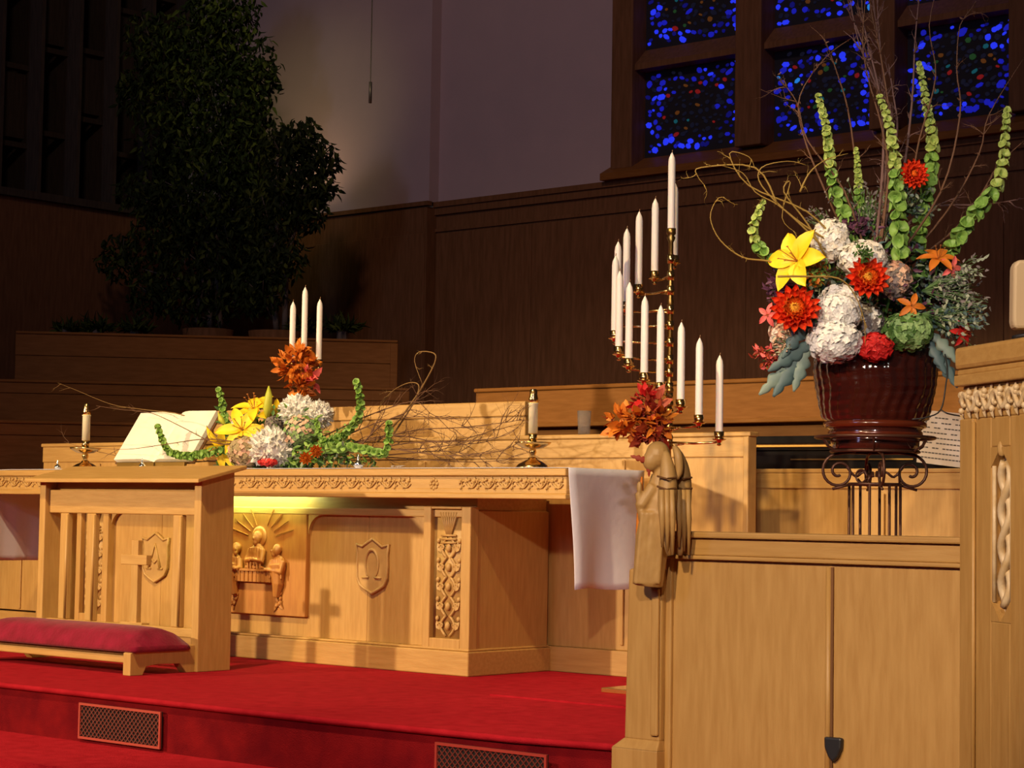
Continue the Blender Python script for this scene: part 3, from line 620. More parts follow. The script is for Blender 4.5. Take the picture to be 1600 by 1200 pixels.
# pair of altar candlesticks
def candlestick(px, py, s, lab, labc):
    p = pl(px, py, 2, 1.006) if False else P(px, py, 11.0)
    return p
def stick(p, s, lab, labc):
    t = thing('brass_candlestick', lab, 'candlestick', p, 'pair of altar candlesticks'); o = Vector(p)
    m = MB(); m.lathe(o, [(.096*s, 0), (.097*s, .008*s), (.085*s, .022*s), (.055*s, .040*s), (.026*s, .052*s), (.024*s, .062*s)], 28); m.build('foot', BRASS, t, smooth=True)
    m = MB(); m.lathe(o, [(.020*s, .058*s), (.014*s, .075*s), (.022*s, .092*s), (.018*s, .105*s), (.014*s, .112*s), (.020*s, .155*s), (.026*s, .165*s), (.022*s, .175*s), (.024*s, .196*s), (0, .196*s)], 20); m.build('stem', BRASS, t, smooth=True)
    m = MB(); m.lathe(o, [(.018*s, .108*s), (.060*s, .116*s), (.098*s, .138*s), (.104*s, .148*s), (.098*s, .148*s), (.055*s, .128*s), (.018*s, .122*s)], 30); m.build('bowl', BRASS, t, smooth=True)
    z = .197*s; c = thing('pillar_candle', labc, 'candle', o+Vector((0, 0, z)), 'pair of altar candles')
    m = MB(); m.lathe(o+Vector((0, 0, z)), [(.026*s, 0), (.026*s, .160*s), (.030*s, .165*s), (.030*s, .168*s), (0, .17*s)], 18); m.build('wax', WAXY, c, smooth=True)
    m = MB(); m.lathe(o+Vector((0, 0, z)), [(.027*s, .168*s), (.027*s, .19*s), (.021*s, .215*s), (.021*s, .240*s), (.015*s, .246*s), (.008*s, .243*s)], 18); m.build('brass_follower', BRASS, c, smooth=True)
pR = pl(832, 729, 1, 7.55); stick((pR.x, pR.y, 1.006), .87, 'brass candlestick at the right end of the altar', 'short white candle in the right altar candlestick')
pL = pl(133, 729, 1, 7.55); stick((pL.x, pL.y, 1.006), .90, 'brass candlestick at the left end of the altar, beside the open book', 'short white candle in the left altar candlestick')
# small silver things on the altar
def silver(px, yy, s, lab):
    p = pl(px, 728, 1, yy); o = Vector((p.x, p.y, 1.006)); t = thing('silver_cruet', lab, 'cruet', o, 'silver cruets')
    m = MB(); m.lathe(o, [(.016*s, 0), (.018*s, .004*s), (.026*s, .012*s), (.024*s, .026*s), (.012*s, .036*s), (.007*s, .046*s), (.009*s, .052*s), (.006*s, .062*s), (.002*s, .074*s), (0, .076*s)], 18); m.build('body', SILV, t, smooth=True)
silver(560, 7.36, 1.0, 'small silver cruet on the altar front edge, right of the flowers'); silver(90, 7.38, .75, 'tiny shining silver pot at the far left of the altar'); silver(222, 7.36, .8, 'small silver cruet in front of the open book')
p = pl(612, 728, 1, 7.38); o = Vector((p.x, p.y, 1.006)); m = MB()
for q in range(4): m.leaf(o+Vector((q*.018, 0, .004)), (1, rnd(-.6, .6), .3), (0, 0, 1), .045, .02, .1)
tag(m.build('fallen_petals', CRM, at=o), 'few pale fallen petals lying on the altar right of the silver cruet', 'petals', kind='stuff')
p = pl(275, 728, 1, 7.36); o = Vector((p.x, p.y, 1.006)); m = MB(); m.box((o.x-.16, o.y-.04, 1.006), (o.x+.16, o.y+.05, 1.018)); tag(m.build('service_folder', PAPER, at=o, bevel=.003), 'cream folder lying flat before the open book', 'folder')
# glass tumbler on the screen
p = pl(912, 680, 1, 8.02); o = Vector((p.x, 8.022, 1.19)); m = MB(); m.lathe(o, [(.030, 0), (.036, .12), (.034, .12), (.028, .006), (0, .006)], 24)
tag(m.build('glass_tumbler', GLASS, at=o, smooth=True), 'clear glass tumbler on the oak screen, left of the candelabra', 'glass')
# ------------------------------------------------------------------ open book on its stand
o = pl(233, 728, 1, 7.42); o = Vector((o.x, 7.47, 1.006)); t = thing('open_book', 'large open book with blank-looking white pages, propped on the altar left of the flowers', 'book', o)
tl = math.radians(34); ZB_ = Vector((0, sin(tl), cos(tl))); NB = Vector((0, -cos(tl), sin(tl))); HB = .335; WB = .335
def half(sg):
    m = MB(); n = 10; vs = []; 
    for i in range(n+1):
        u = i/n; th = .030*sin(min(1, u*3)*pi/2)*(1-.25*u)-.012*(u < .05)
        for q in (0, 1): vs.append(o+Vector((0, -.02, .045))+U*(sg*WB*u)+ZB_*(HB*q)+NB*th)
    for i in range(n+1):
        u = i/n
        for q in (0, 1): vs.append(o+Vector((0, -.02, .045))+U*(sg*WB*u)+ZB_*(HB*q)+NB*-.004)
    k = 2*(n+1); fs = []
    for i in range(n): fs += [(2*i, 2*i+2, 2*i+3, 2*i+1), (k+2*i, k+2*i+1, k+2*i+3, k+2*i+2), (2*i, k+2*i, k+2*i+2, 2*i+2), (2*i+1, 2*i+3, k+2*i+3, k+2*i+1)]
    fs += [(2*n, k+2*n, k+2*n+1, 2*n+1)]; m.add(vs, fs); m.build('page_block', PAPER, t)
half(-1); half(1)
m = MB(); m.obox(o+Vector((-.35, -.02, .037))+NB*-.012, (.70, 0, 0), ZB_*.35, NB*.010); m.build('cover', DOAK, t)
m = MB(); m.obox(o+Vector((-.30, -.03, .0)), (.60, 0, 0), (0, .30, 0), (0, 0, .012)); m.obox(o+Vector((-.30, -.045, .012)), (.60, 0, 0), (0, .02, 0), (0, 0, .03)); m.obox(o+Vector((-.02, .16, .0)), (.04, 0, 0), (0, .03, 0), (0, 0, .24)); m.build('book_stand', BRASSD, t, bevel=.003)
# ================================================================== PIANO AND SHEET MUSIC BEHIND THE LOW SCREEN
po = Vector((-5.05, 8.95, 0)); t = thing('grand_piano', 'glossy black piano behind the low oak screen, under the flower pot', 'piano', po, rotz=.10)
def lb(name, a, b, mt, bev=.004):
    m = MB(); m.box(a, b); return m.build(name, mt, t, local=True, bevel=bev)
lb('case', (-1.05, -.36, .62), (.75, .42, 1.12), BLACK); lb('lid', (-1.08, -.40, 1.15), (.8, .45, 1.19), BLACK); lb('lid_rim', (-1.06, -.38, 1.12), (.76, .44, 1.135), BLACK)
lb('lid_hinge', (-.95, -.404, 1.137), (-.25, -.398, 1.145), BRASSD, 0); lb('key_strip', (-.60, -.368, 1.072), (.05, -.358, 1.079), BRASSD, 0)
for a, b in ((-1.0, -.3), (.6, -.3), (-.2, .3)):
    m = MB(); m.lathe((a, b, 0), [(.03, 0), (.03, .06), (.05, .08), (.045, .3), (.07, .62)], 14); m.build('leg', BLACK, t, local=True, smooth=True)
lb('music_ledge', (.35, -.42, 1.03), (.92, -.37, 1.045), BLACK)
# sheet music
a = pl(1432, 722, 1, 8.46); b = pl(1512, 732, 1, 8.40); c = pl(1440, 640, 1, 8.52); s0 = Vector((a.x, a.y, a.z)); ux = (b-a); uz = (c-a)
nn = ux.cross(uz).normalized()
m = MB(); m.obox(s0, ux, uz, nn*-.003); so = tag(m.build('sheet_music', SHEET, at=s0), 'white page of printed music standing between flower pot and pulpit', 'sheet music')
m = MB()
for k in range(9):
    f = .10+k*.095
    for q in range(12):
        if random.random() < .8: m.obox(s0+uz*f+ux*(.08+q*.068)+nn*.0015, ux*.052, uz*.022, nn*-.001)
m.build('printed_line', INK, so)
m = MB(); ca = [P(1498, 648, 7.9), P(1475, 643, 7.9), P(1463, 636, 7.9), P(1450, 648, 7.9), P(1428, 655, 7.9)]
m.tube(smoothpath([P(1470, 530, 8.15), P(1480, 570, 8.0), P(1478, 600, 7.95), P(1470, 640, 7.92), P(1448, 652, 7.9), P(1425, 655, 7.9)]), .003, 6); m.tube(smoothpath([P(1470, 640, 7.92), P(1480, 646, 7.9), P(1500, 650, 7.9), P(1512, 652, 6.6), P(1520, 655, 5.62)]), .003, 6)
tag(m.build('hanging_cable', BLKM, smooth=True), 'thin dark cable looping in front of the sheet music', 'cable')
# hanging microphone
p = P(579, 128, 11.5); t = thing('hanging_microphone', 'thin dark hanging microphone in front of the upper back wall', 'microphone', p)
m = MB(); m.tube([p+Vector((0, 0, .0)), p+Vector((0, 0, -.12))], .009, 8); m.build('capsule', BLKM, t, smooth=True); p2 = p
m = MB(); m.tube([p, p+Vector((0, 0, 1.6))], .003, 6); m.build('cable', BLKM, t)
# ================================================================== FRONT PEW SCREEN, ANGEL END
t = thing('front_pew_screen', 'pale oak pew front panel in the right foreground', 'pew', (-3.4, 5.25, -.215))
xz_box(t, 'panel', -3.90, -2.6, 5.235, 5.27, -.215, .66); xz_box(t, 'top_rail', -3.90, -2.6, 5.222, 5.285, .668, .722, OAKH); xz_box(t, 'cap_rail', -3.90, -2.6, 5.205, 5.30, .722, .742, OAKH, .006)
xz_box(t, 'rail_bead', -3.90, -2.6, 5.215, 5.235, .655, .668, OAKH, .004)
m = MB(); m.tube([(-3.305, 5.232, .645), (-3.305, 5.232, -.21)], .0095, 8); m.build('moulding', OAK, t, smooth=True)
m = MB(); m.box((-3.296, 5.229, -.21), (-3.288, 5.236, .645)); m.build('joint_shadow_strip', DOAK, t)
q0 = pl(1303, 1152, 1, 5.225); s = .030
m = MB(); m.prism([(-1, 1), (1, 1), (.95, 0), (.55, -.9), (0, -1.45), (-.55, -.9), (-.95, 0)], (q0.x, 5.235, q0.z-s), (s, 0, 0), (0, 0, s), (0, -.02, 0)); tag(m.build('shield_plate', BLKM, t, bevel=.006, smooth=False), 'black shield-shaped metal plate')
EX0, EX1 = -4.042, -3.897
t = thing('pew_end_post', 'oak pew end post with widened foot below the carved angel', 'post', (-3.96, 5.24, -.215))
m = MB(); m.add([(EX0, 5.2, .08), (EX1-.005, 5.2, .08), (EX1-.005, 5.29, .08), (EX0, 5.29, .08), (EX0+.01, 5.2, .62), (EX1, 5.2, .62), (EX1, 5.29, .62), (EX0+.01, 5.29, .62)],
      [(0, 3, 2, 1), (4, 5, 6, 7), (0, 1, 5, 4), (1, 2, 6, 5), (2, 3, 7, 6), (3, 0, 4, 7)]); m.build('shaft', OAK, t, bevel=.008)
m = MB(); m.box((EX0-.035, 5.18, -.215), (EX1, 5.30, .055)); m.add([(EX0-.035, 5.18, .055), (EX1, 5.18, .055), (EX1, 5.3, .055), (EX0-.035, 5.3, .055), (EX0, 5.2, .085), (EX1-.005, 5.2, .085), (EX1-.005, 5.29, .085), (EX0, 5.29, .085)],
      [(4, 5, 6, 7), (0, 1, 5, 4), (1, 2, 6, 5), (2, 3, 7, 6), (3, 0, 4, 7)]); m.build('foot', OAK, t, bevel=.004)
m = MB(); m.box((EX1-.035, 5.188, .10), (EX1-.006, 5.2, .56)); m.build('bead', OAK, t, bevel=.005)
xz_box(t, 'rear_stile', EX1-.004, EX1+.02, 5.222, 5.305, -.214, .70)
# carved angel with folded wings (facing the altar side)
WA = 6.42; ac = P(1036, 800, WA)
def A(px, py, dw=0): return P(px, py, WA+dw)
SCL = WA/F_PX
t = thing('carved_angel', 'carved oak angel with bowed head and long folded wings on the pew end', 'carving', (ac.x, ac.y, .6))
m = MB()
m.ell(A(1028, 711), (20*SCL, 20*SCL, 22*SCL), 14)                                   # hair
m.ell(A(1018, 720, -.01), (14*SCL, 14*SCL, 17*SCL), 12)                             # face, bowed
m.ell(A(1008, 722, -.015), (4*SCL, 4*SCL, 6*SCL), 8)                                # nose
m.tube([A(1030, 725), A(1034, 750)], [11*SCL, 14*SCL], 10)
m.build('head', OAKC, t, remesh=.0042)
m = MB()
m.tube([A(1034, 742), A(1030, 780), A(1020, 840), A(1012, 915)], [16*SCL, 24*SCL, 27*SCL, 24*SCL], 14)      # robed body
m.tube([A(1022, 760, -.02), A(1002, 790, -.03), A(1006, 815, -.03), A(998, 770, -.03)], [11*SCL, 10*SCL, 8*SCL, 6*SCL], 10)   # arm and praying hands
m.ell(A(999, 762, -.035), (5*SCL, 4*SCL, 11*SCL), 8)
for k in range(5): m.tube([A(1004+k*8, 800, -.045), A(995+k*8, 912, -.04)], [4*SCL, 6*SCL], 6)
m.build('robe', OAKC, t, remesh=.0045)
def wing(pts, rr, name='wing'):
    m = MB(); m.tube(smoothpath([A(*p) for p in pts], 5), [SCL*(rr[0]+(rr[1]-rr[0])*math.sin(pi*min(1, i/(5*(len(pts)-1))*1.0))) for i in range(5*(len(pts)-1)+1)], 10)
    o_ = m.build(name, OAKC, t, smooth=True); return o_
wa = wing([(1040, 705, -.04), (1044, 745, -.06), (1042, 800, -.07), (1046, 868, -.07)], (4, 15))
wb = wing([(1056, 700, .0), (1066, 735, .0), (1068, 790, .0), (1062, 868, -.01)], (4, 13))
wing([(1054, 698, -.03), (1060, 712, -.05), (1061, 735, -.05), (1056, 748, -.05)], (4, 7), 'wing_shoulder')
for (w_, xs, dw) in ((wa, (1034, 1042, 1050), -.112), (wb, (1060, 1068, 1075), -.045)):
    for i, x in enumerate(xs):
        m = MB(); m.tube([A(x, 765, dw), A(x+1, 810, dw), A(x+1, 855+i*6, dw+.01)], [4*SCL, 5*SCL, 2*SCL], 7); m.build('feather', OAKC, w_, smooth=True)
    m = MB(); m.tube([A(xs[0]-7, 744, dw+.03), A(xs[1], 748, dw+.005), A(xs[2]+6, 746, dw+.03)], 1.6*SCL, 6); m.tube([A(xs[0]-7, 760, dw+.03), A(xs[1], 765, dw+.0), A(xs[2]+6, 763, dw+.03)], 1.8*SCL, 6); m.build('carved_band', DOAK, w_)
# ================================================================== PULPIT AT THE RIGHT EDGE
P0 = Vector((-2.765, 5.034, 0)); D = Vector((.81993, -.57246, 0)); N = Vector((D.y, -D.x, 0)); 
if N.dot(P0-CP) > 0: N = -N                        # outward normal, towards the viewer
t = thing('pulpit', 'oak pulpit corner with gilded carved band and pointed tracery slot', 'pulpit', (P0.x, P0.y, -.43))
def fb(name, u0, u1, z0, z1, d0, d1, mt=OAK, bev=.004):
    m = MB(); m.obox(P0+D*u0+N*d0+Vector((0, 0, z0)), D*(u1-u0), N*(d1-d0), (0, 0, z1-z0)); return m.build(name, mt, t, bevel=bev)
PZ = 1.065
SU0, SU1 = .165, .270
fb('core', .03, 1.2, -.215, PZ, -.50, -.045); fb('corner_stile', 0, .075, -.215, PZ, -.04, 0)
fb('face_board', .075, SU0, -.215, PZ, -.04, -.010); fb('face_board', SU1, .335, -.215, PZ, -.04, -.010); fb('face_board', SU0, SU1, -.215, .525, -.04, -.010); fb('face_board', SU0, SU1, .985, PZ, -.04, -.010)
fb('stile', .335, .42, -.215, PZ, -.04, 0); fb('face_board', .42, .8, -.215, PZ, -.04, -.010)
m = MB(); m.tube([P0+D*.076+N*-.004+Vector((0, 0, -.2)), P0+D*.076+N*-.004+Vector((0, 0, PZ-.01))], .006, 6); m.build('bead', OAK, t, smooth=True)
fb('carving_ground', 0, 1.2, PZ, 1.155, -.5, -.010, OAKC)
m = MB(); scroll(m, P0+N*-.008+Vector((0, 0, PZ+.006)), D, ZZ, N, .8, .080, 9, .0078); m.build('carved_band', GILT, t, smooth=True)
fb('cornice', -.012, 1.2, 1.155, 1.185, -.52, .012, OAKH); fb('cornice_bead', -.006, 1.2, 1.185, 1.20, -.51, .004, OAKH); fb('top_ledge', -.012, 1.2, 1.20, 1.262, -.52, .012, OAKH, .012)
# pointed tracery inset
zc1, zc0 = .985, .525; cu = (SU0+SU1)/2; hw = (SU1-SU0)/2-.01
fb('slot_back', SU0, SU1, zc0, zc1, -.045, -.036, GILT)
for s2 in (1, -1):
    for zz, sg in ((zc1, -1), (zc0, 1)):
        m = MB(); m.prism([(0, 0), (s2*(hw+.011), 0), (s2*(hw+.011), sg*.055)], P0+D*cu+N*-.036+Vector((0, 0, zz)), D, ZZ, N*.026); m.build('corner_spandrel', OAK, t)
m = MB()
tw = [P0+D*(cu+hw*.55*sin(k*pi/6))+N*(-.026+.006*cos(k*pi/6))+Vector((0, 0, zc0+.04+(zc1-zc0-.08)*k/24)) for k in range(25)]
tw2 = [P0+D*(cu-hw*.55*sin(k*pi/6))+N*(-.026-.006*cos(k*pi/6))+Vector((0, 0, zc0+.04+(zc1-zc0-.08)*k/24)) for k in range(25)]
m.tube(tw, .011, 7); m.tube(tw2, .011, 7); m.build('twisted_tracery', GILT, t, smooth=True)
for u in (SU0+.004, SU1-.004): 
    m = MB(); m.tube([P0+D*u+N*-.018+Vector((0, 0, zc0+.05)), P0+D*u+N*-.018+Vector((0, 0, zc1-.05))], .006, 6); m.build('tracery_edge', GILT, t, smooth=True)
m = MB(); m.ell(P0+D*cu+N*-.014+Vector((0, 0, zc1-.005)), (.014, .008, .022), 8); m.build('finial', OAKC, t, smooth=True)
# reading lamp on the pulpit
t = thing('reading_lamp', 'tan rounded reading lamp shade on a black stalk above the pulpit', 'lamp', P0+D*.40-N*.2+Vector((0, 0, 1.262)))
a = P(1584, 512, 5.32); b = P(1640, 512, 5.2)
m = MB(); o3 = P(1583, 514, 5.3); ux = (P(1650, 512, 5.3)-o3); uz = (P(1583, 406, 5.3)-o3)
poly = [(.0, .12), (.03, .02), (.12, 0), (.9, 0), (1, .1), (1, .9), (.9, 1), (.12, 1), (.02, .92)]
m.prism(poly, o3, ux, uz, HF*.05); m.build('shade', TAN, t, bevel=.008)
m = MB(); e_ = P0+D*.40-N*.2+Vector((0, 0, 1.27)); m.tube(smoothpath([o3+ux*.6+HF*.03, P(1608, 522, 5.32), P(1590, 528, 5.35), e_]), .006, 8); m.lathe(e_-Vector((0, 0, .008)), [(.04, 0), (.04, .01), (.01, .015)], 16); m.build('stalk', BLKM, t, smooth=True)
# ================================================================== IRON STAND AND FLOWER POT
WV = 8.3; vc = P(1367, 700, WV); VC = Vector((vc.x, vc.y, 0)); S = WV/F_PX
def vz(y): return P(1367, y, WV).z
t = thing('iron_plant_stand', 'brown wrought-iron stand with scroll volutes and slim rods, under the flower pot', 'plant stand', VC)
def ring(name, r, z, tr):
    m = MB(); pts = [VC+Vector((r*cos(a), r*sin(a), z)) for a in [2*pi*k/36 for k in range(37)]]; m.tube(pts, tr, 8); m.build(name, IRON, t, smooth=True)
ring('top_ring', 92*S, vz(684), 2.6*S); ring('pot_ring', 68*S, vz(706), 2.4*S); ring('collar_ring', 40*S, vz(757), 2.4*S); ring('foot_ring', 40*S, .02, 2.4*S)
for k in range(8):
    a = k*pi/4+.35; m = MB(); p = VC+Vector((40*S*cos(a), 40*S*sin(a), 0)); m.tube([p+Vector((0, 0, 0.0)), p+Vector((0, 0, vz(757)))], 2.3*S, 6); m.build('rod', IRON, t, smooth=True)
for k in range(6):
    a = k*pi/3; m = MB(); d = Vector((cos(a), sin(a), 0)); m.tube([VC+d*92*S+ZZ*vz(684), VC+d*84*S+ZZ*vz(697), VC+d*68*S+ZZ*vz(706)], 1.8*S, 6); m.build('strut', IRON, t)
vbase = math.atan2(HR.y, HR.x)
for k in range(4):
    a = vbase+(0, pi, pi/2, -pi/2)[k]; d = Vector((cos(a), sin(a), 0)); ctr = VC+d*56*S+ZZ*vz(738)
    m = MB(); sp = []
    for q in range(34):
        an = pi/2*1.05-q*.30; rr = (29-q*.72)*S; sp.append(ctr+d*rr*cos(an)+ZZ*rr*sin(an))
    m.tube([VC+d*30*S+ZZ*vz(706)]+sp[0:], 2.4*S, 7); m.build('volute', IRON, t, smooth=True)
    m = MB(); m.tube(smoothpath([ctr+d*-12*S+ZZ*8*S, VC+d*30*S+ZZ*vz(745), VC+d*18*S+ZZ*vz(738), VC+d*12*S+ZZ*vz(745)]), 2*S, 6); m.tube([VC+d*36*S+ZZ*vz(757), ctr+d*10*S+ZZ*-27*S], 2.2*S, 6); m.build('scroll_link', IRON, t, smooth=True)
for k in range(3):
    a = k*2*pi/3+.5; d = Vector((cos(a), sin(a), 0)); sd = Vector((-d.y, d.x, 0)); m = MB()
    m.tube(smoothpath([VC+d*38*S+sd*(10*cos(q))*S+ZZ*(vz(745)+10*S*sin(q)) for q in (0, 1, 2, 3, 4, 5, 6)]), 1.7*S, 6); m.build('ornament', IRON, t, smooth=True)
t = thing('flower_pot', 'large glossy dark brown ribbed ceramic pot on the iron stand', 'pot', VC+ZZ*vz(706))
prof = [(66, 705), (68, 700), (69, 688), (66, 684), (70, 682), (74, 676), (71, 673), (76, 668), (79, 662), (76, 659), (82, 655), (88, 630), (93, 605), (96, 580), (95, 560), (91, 545), (90, 541), (94, 538), (93, 533), (85, 533), (84, 545), (80, 600), (0, 610)]
pp = []
for (a, b) in zip(prof[:-1], prof[1:]):
    kk = 6 if abs(a[1]-b[1]) > 14 and a[0] > 60 and b[0] > 60 else 1
    pp += [(a[0]+(b[0]-a[0])*q/kk, a[1]+(b[1]-a[1])*q/kk) for q in range(kk)]
prof = pp+[prof[-1]]
m = MB(); vs = []; n = 240; c = VC
for (r, y) in prof:
    for j in range(n):
        ph = 2*pi*j/n; rib = 0
        if 545 < y < 656 and r > 81: rib = 1.1*sin(ph*30+(y-600)*.035+1.2*sin(y*.09))+.6*sin(y*.45+ph*3)
        vs.append(c+Vector(((r+rib)*S*cos(ph), (r+rib)*S*sin(ph), vz(y))))
# denser wall rings for the ribs
m.add(vs, [(i*n+j, i*n+(j+1) % n, (i+1)*n+(j+1) % n, (i+1)*n+j) for i in range(len(prof)-1) for j in range(n)]+[tuple(range(n-1, -1, -1))])
m.build('body', GLAZE, t, smooth=True)
for y in (679, 664): 
    m = MB(); rr = {679: 73, 664: 79}[y]; m.lathe(VC+ZZ*vz(y+6), [((rr-4)*S, 0), ((rr+.5)*S, 2*S), ((rr+1.2)*S, 6*S), ((rr+.5)*S, 9*S), ((rr-3)*S, 11*S)], 64); m.build('band', GLAZR, t, smooth=True)
# ================================================================== FLOWERS
def petal_mesh(L, W, curl, mt, name='petal', cup=.15, tipw=.1):
    m = MB(); n = 6; vs = []
    for i in range(n+1):
        u = i/n; wd = W*(sin(pi*min(1, u*.93+.07))**.7)*(1 if i < n else tipw)
        x = L*u*(1-.15*u); z = -curl*L*u*u+.0
        for sd in (-1, -.5, 0, .5, 1): vs.append((x, sd*wd/2, z+cup*W*abs(sd)**1.5))
    m.add(vs, [(i*5+j, (i+1)*5+j, (i+1)*5+j+1, i*5+j+1) for i in range(n) for j in range(4)])
    return m.mesh(name, mt, smooth=True)
def local_frame(d, up=(0, 0, 1)): return frame(d, up).to_4x4()
def lily(c, d, size, label, group, mt=YEL, open_=.35, petals=6, wide=.42):
    t = thing('lily', label, 'flower', c, group); F = local_frame(d)
    me = petal_mesh(size, size*wide, .55 if open_ < .8 else .2, mt)
    for k in range(petals):
        M = F @ Matrix.Rotation(k*2*pi/petals+rnd(-.1, .1), 4, 'Z') @ Matrix.Rotation(-(pi/2)*open_*(1 if k % 2 else .85), 4, 'Y') @ Matrix.Translation((size*.05, 0, 0))
        link_mesh('petal', me, t, M)
    m = MB()
    for k in range(5):
        a = k*1.256; e = Vector((cos(a)*.22*size, sin(a)*.22*size, size*.62)); m.tube([(0, 0, 0), e*.6, e], size*.012, 5); m.ell(e, (size*.05, size*.02, size*.02), 6)
    so = m.build('stamens', STAM, t, local=True); so.matrix_local = F
    m = MB(); m.tube([(0, 0, 0), (0, 0, -size*.5), (0, -size*.1, -size*1.1)], size*.04, 6); so = m.build('stem', GRND, t, local=True); so.matrix_local = F
    return t
def dahlia(c, d, size, label, group, mats=(RED, RORG, ORY), n0=16):
    t = thing('dahlia', label, 'flower', c, group); F = local_frame(d)
    ringsp = [(n0, 1.0, .12, 0), (n0, .88, .28, 0), (n0-2, .74, .46, 1), (n0-5, .56, .66, 2), (9, .42, .84, 2)]
    for ri, (n, L, tilt, mi) in enumerate(ringsp):
        me = petal_mesh(size*L, size*.30, -.12, mats[mi], cup=.5)
        for k in range(n):
            M = F @ Matrix.Rotation(2*pi*(k+.5*(ri % 2))/n+rnd(-.07, .07), 4, 'Z') @ Matrix.Rotation(-(pi/2)*tilt+rnd(-.08, .08), 4, 'Y') @ Matrix.Translation((size*.04, 0, 0))
            link_mesh('petal', me, t, M)
    m = MB(); m.ell((0, 0, size*.06), (size*.2, size*.2, size*.16), 10); o_ = m.build('centre', mats[2], t, local=True, smooth=True); o_.matrix_local = F
    m = MB(); m.ell((0, 0, -size*.05), (size*.3, size*.3, size*.12), 10); m.tube([(0, 0, 0), (0, 0, -size*1.3)], size*.05, 6); o_ = m.build('stem', GRND, t, local=True, smooth=True); o_.matrix_local = F
def mophead(name, c, r, label, group, mt=WHT, nfl=190, fl=.012, cat='flower', core=None, mt2=None, stem=None):
    if not isinstance(r, (tuple, list)): r = (r, r, r)
    t = thing(name, label, cat, c, group); R_ = Vector(r)
    m = MB(); m.ell((0, 0, 0), tuple(x*.90 for x in r), 16)
    for q in range(9): d = rdir(); m.ell(Vector((d.x*r[0], d.y*r[1], d.z*r[2]))*.45, tuple(x*.52 for x in r), 10)
    m.build('flower_head', core or mt, t, local=True, smooth=True)
    m = MB(); m2 = 0
    for k in range(nfl):
        z = 1-2*(k+.5)/nfl; a = k*2.39996; q = math.sqrt(1-z*z); d = Vector((q*cos(a), q*sin(a), z)); p = Vector((d.x*r[0], d.y*r[1], d.z*r[2]))*rnd(.90, 1.05)
        n_ = (Vector((d.x/r[0], d.y/r[1], d.z/r[2])).normalized()+rdir()*.42).normalized(); x = n_.orthogonal().normalized(); x.rotate(Quaternion(n_, rnd(0, 6.28))); y = n_.cross(x); mi = 1 if (mt2 and random.random() < .4) else 0
        for s_ in range(4):
            e = (x*cos(s_*pi/2)+y*sin(s_*pi/2)); f_ = n_.cross(e)
            m.add([p, p+(e*.62+f_*.62)*fl+n_*.0015, p+e*fl*1.25-n_*.001, p+(e*.62-f_*.62)*fl+n_*.0015], [(0, 1, 2, 3)], mi)
    o_ = m.build('florets', [mt, mt2 or mt], t, local=True); o_['kind'] = 'stuff'
    m = MB(); e = (Vector(stem)-Vector(c)) if stem is not None else Vector((0, .01, -r[2]*.98)); m.tube([(0, 0, 0), e*.5, e], .005, 6); m.build('stem', GRND, t, local=True)
def mum(c, r, label, group, mt=WHT, flat=.85, n=420):
    t = thing('chrysanthemum', label, 'flower', c, group); m = MB(); m.ell((0, 0, 0), (r*.8, r*.8, r*.8*flat), 14); m.build('flower_head', mt, t, local=True, smooth=True)
    m = MB()
    for k in range(n):
        z = 1-2*(k+.5)/n; a = k*2.39996; q = math.sqrt(1-z*z); d = Vector((q*cos(a), q*sin(a), z*flat)).normalized()
        m.leaf(Vector((d.x, d.y, d.z))*r*.66*(.9 if abs(d.z) > .7 else 1), d+rdir()*.8, rdir(), r*rnd(.32, .44), r*.20, -.3)
    o_ = m.build('florets', mt, t, local=True); o_['kind'] = 'stuff'
    m = MB(); m.tube([(0, 0, 0), (0, .01, -r-.02)], .004, 6); m.build('stem', GRND, t, local=True)
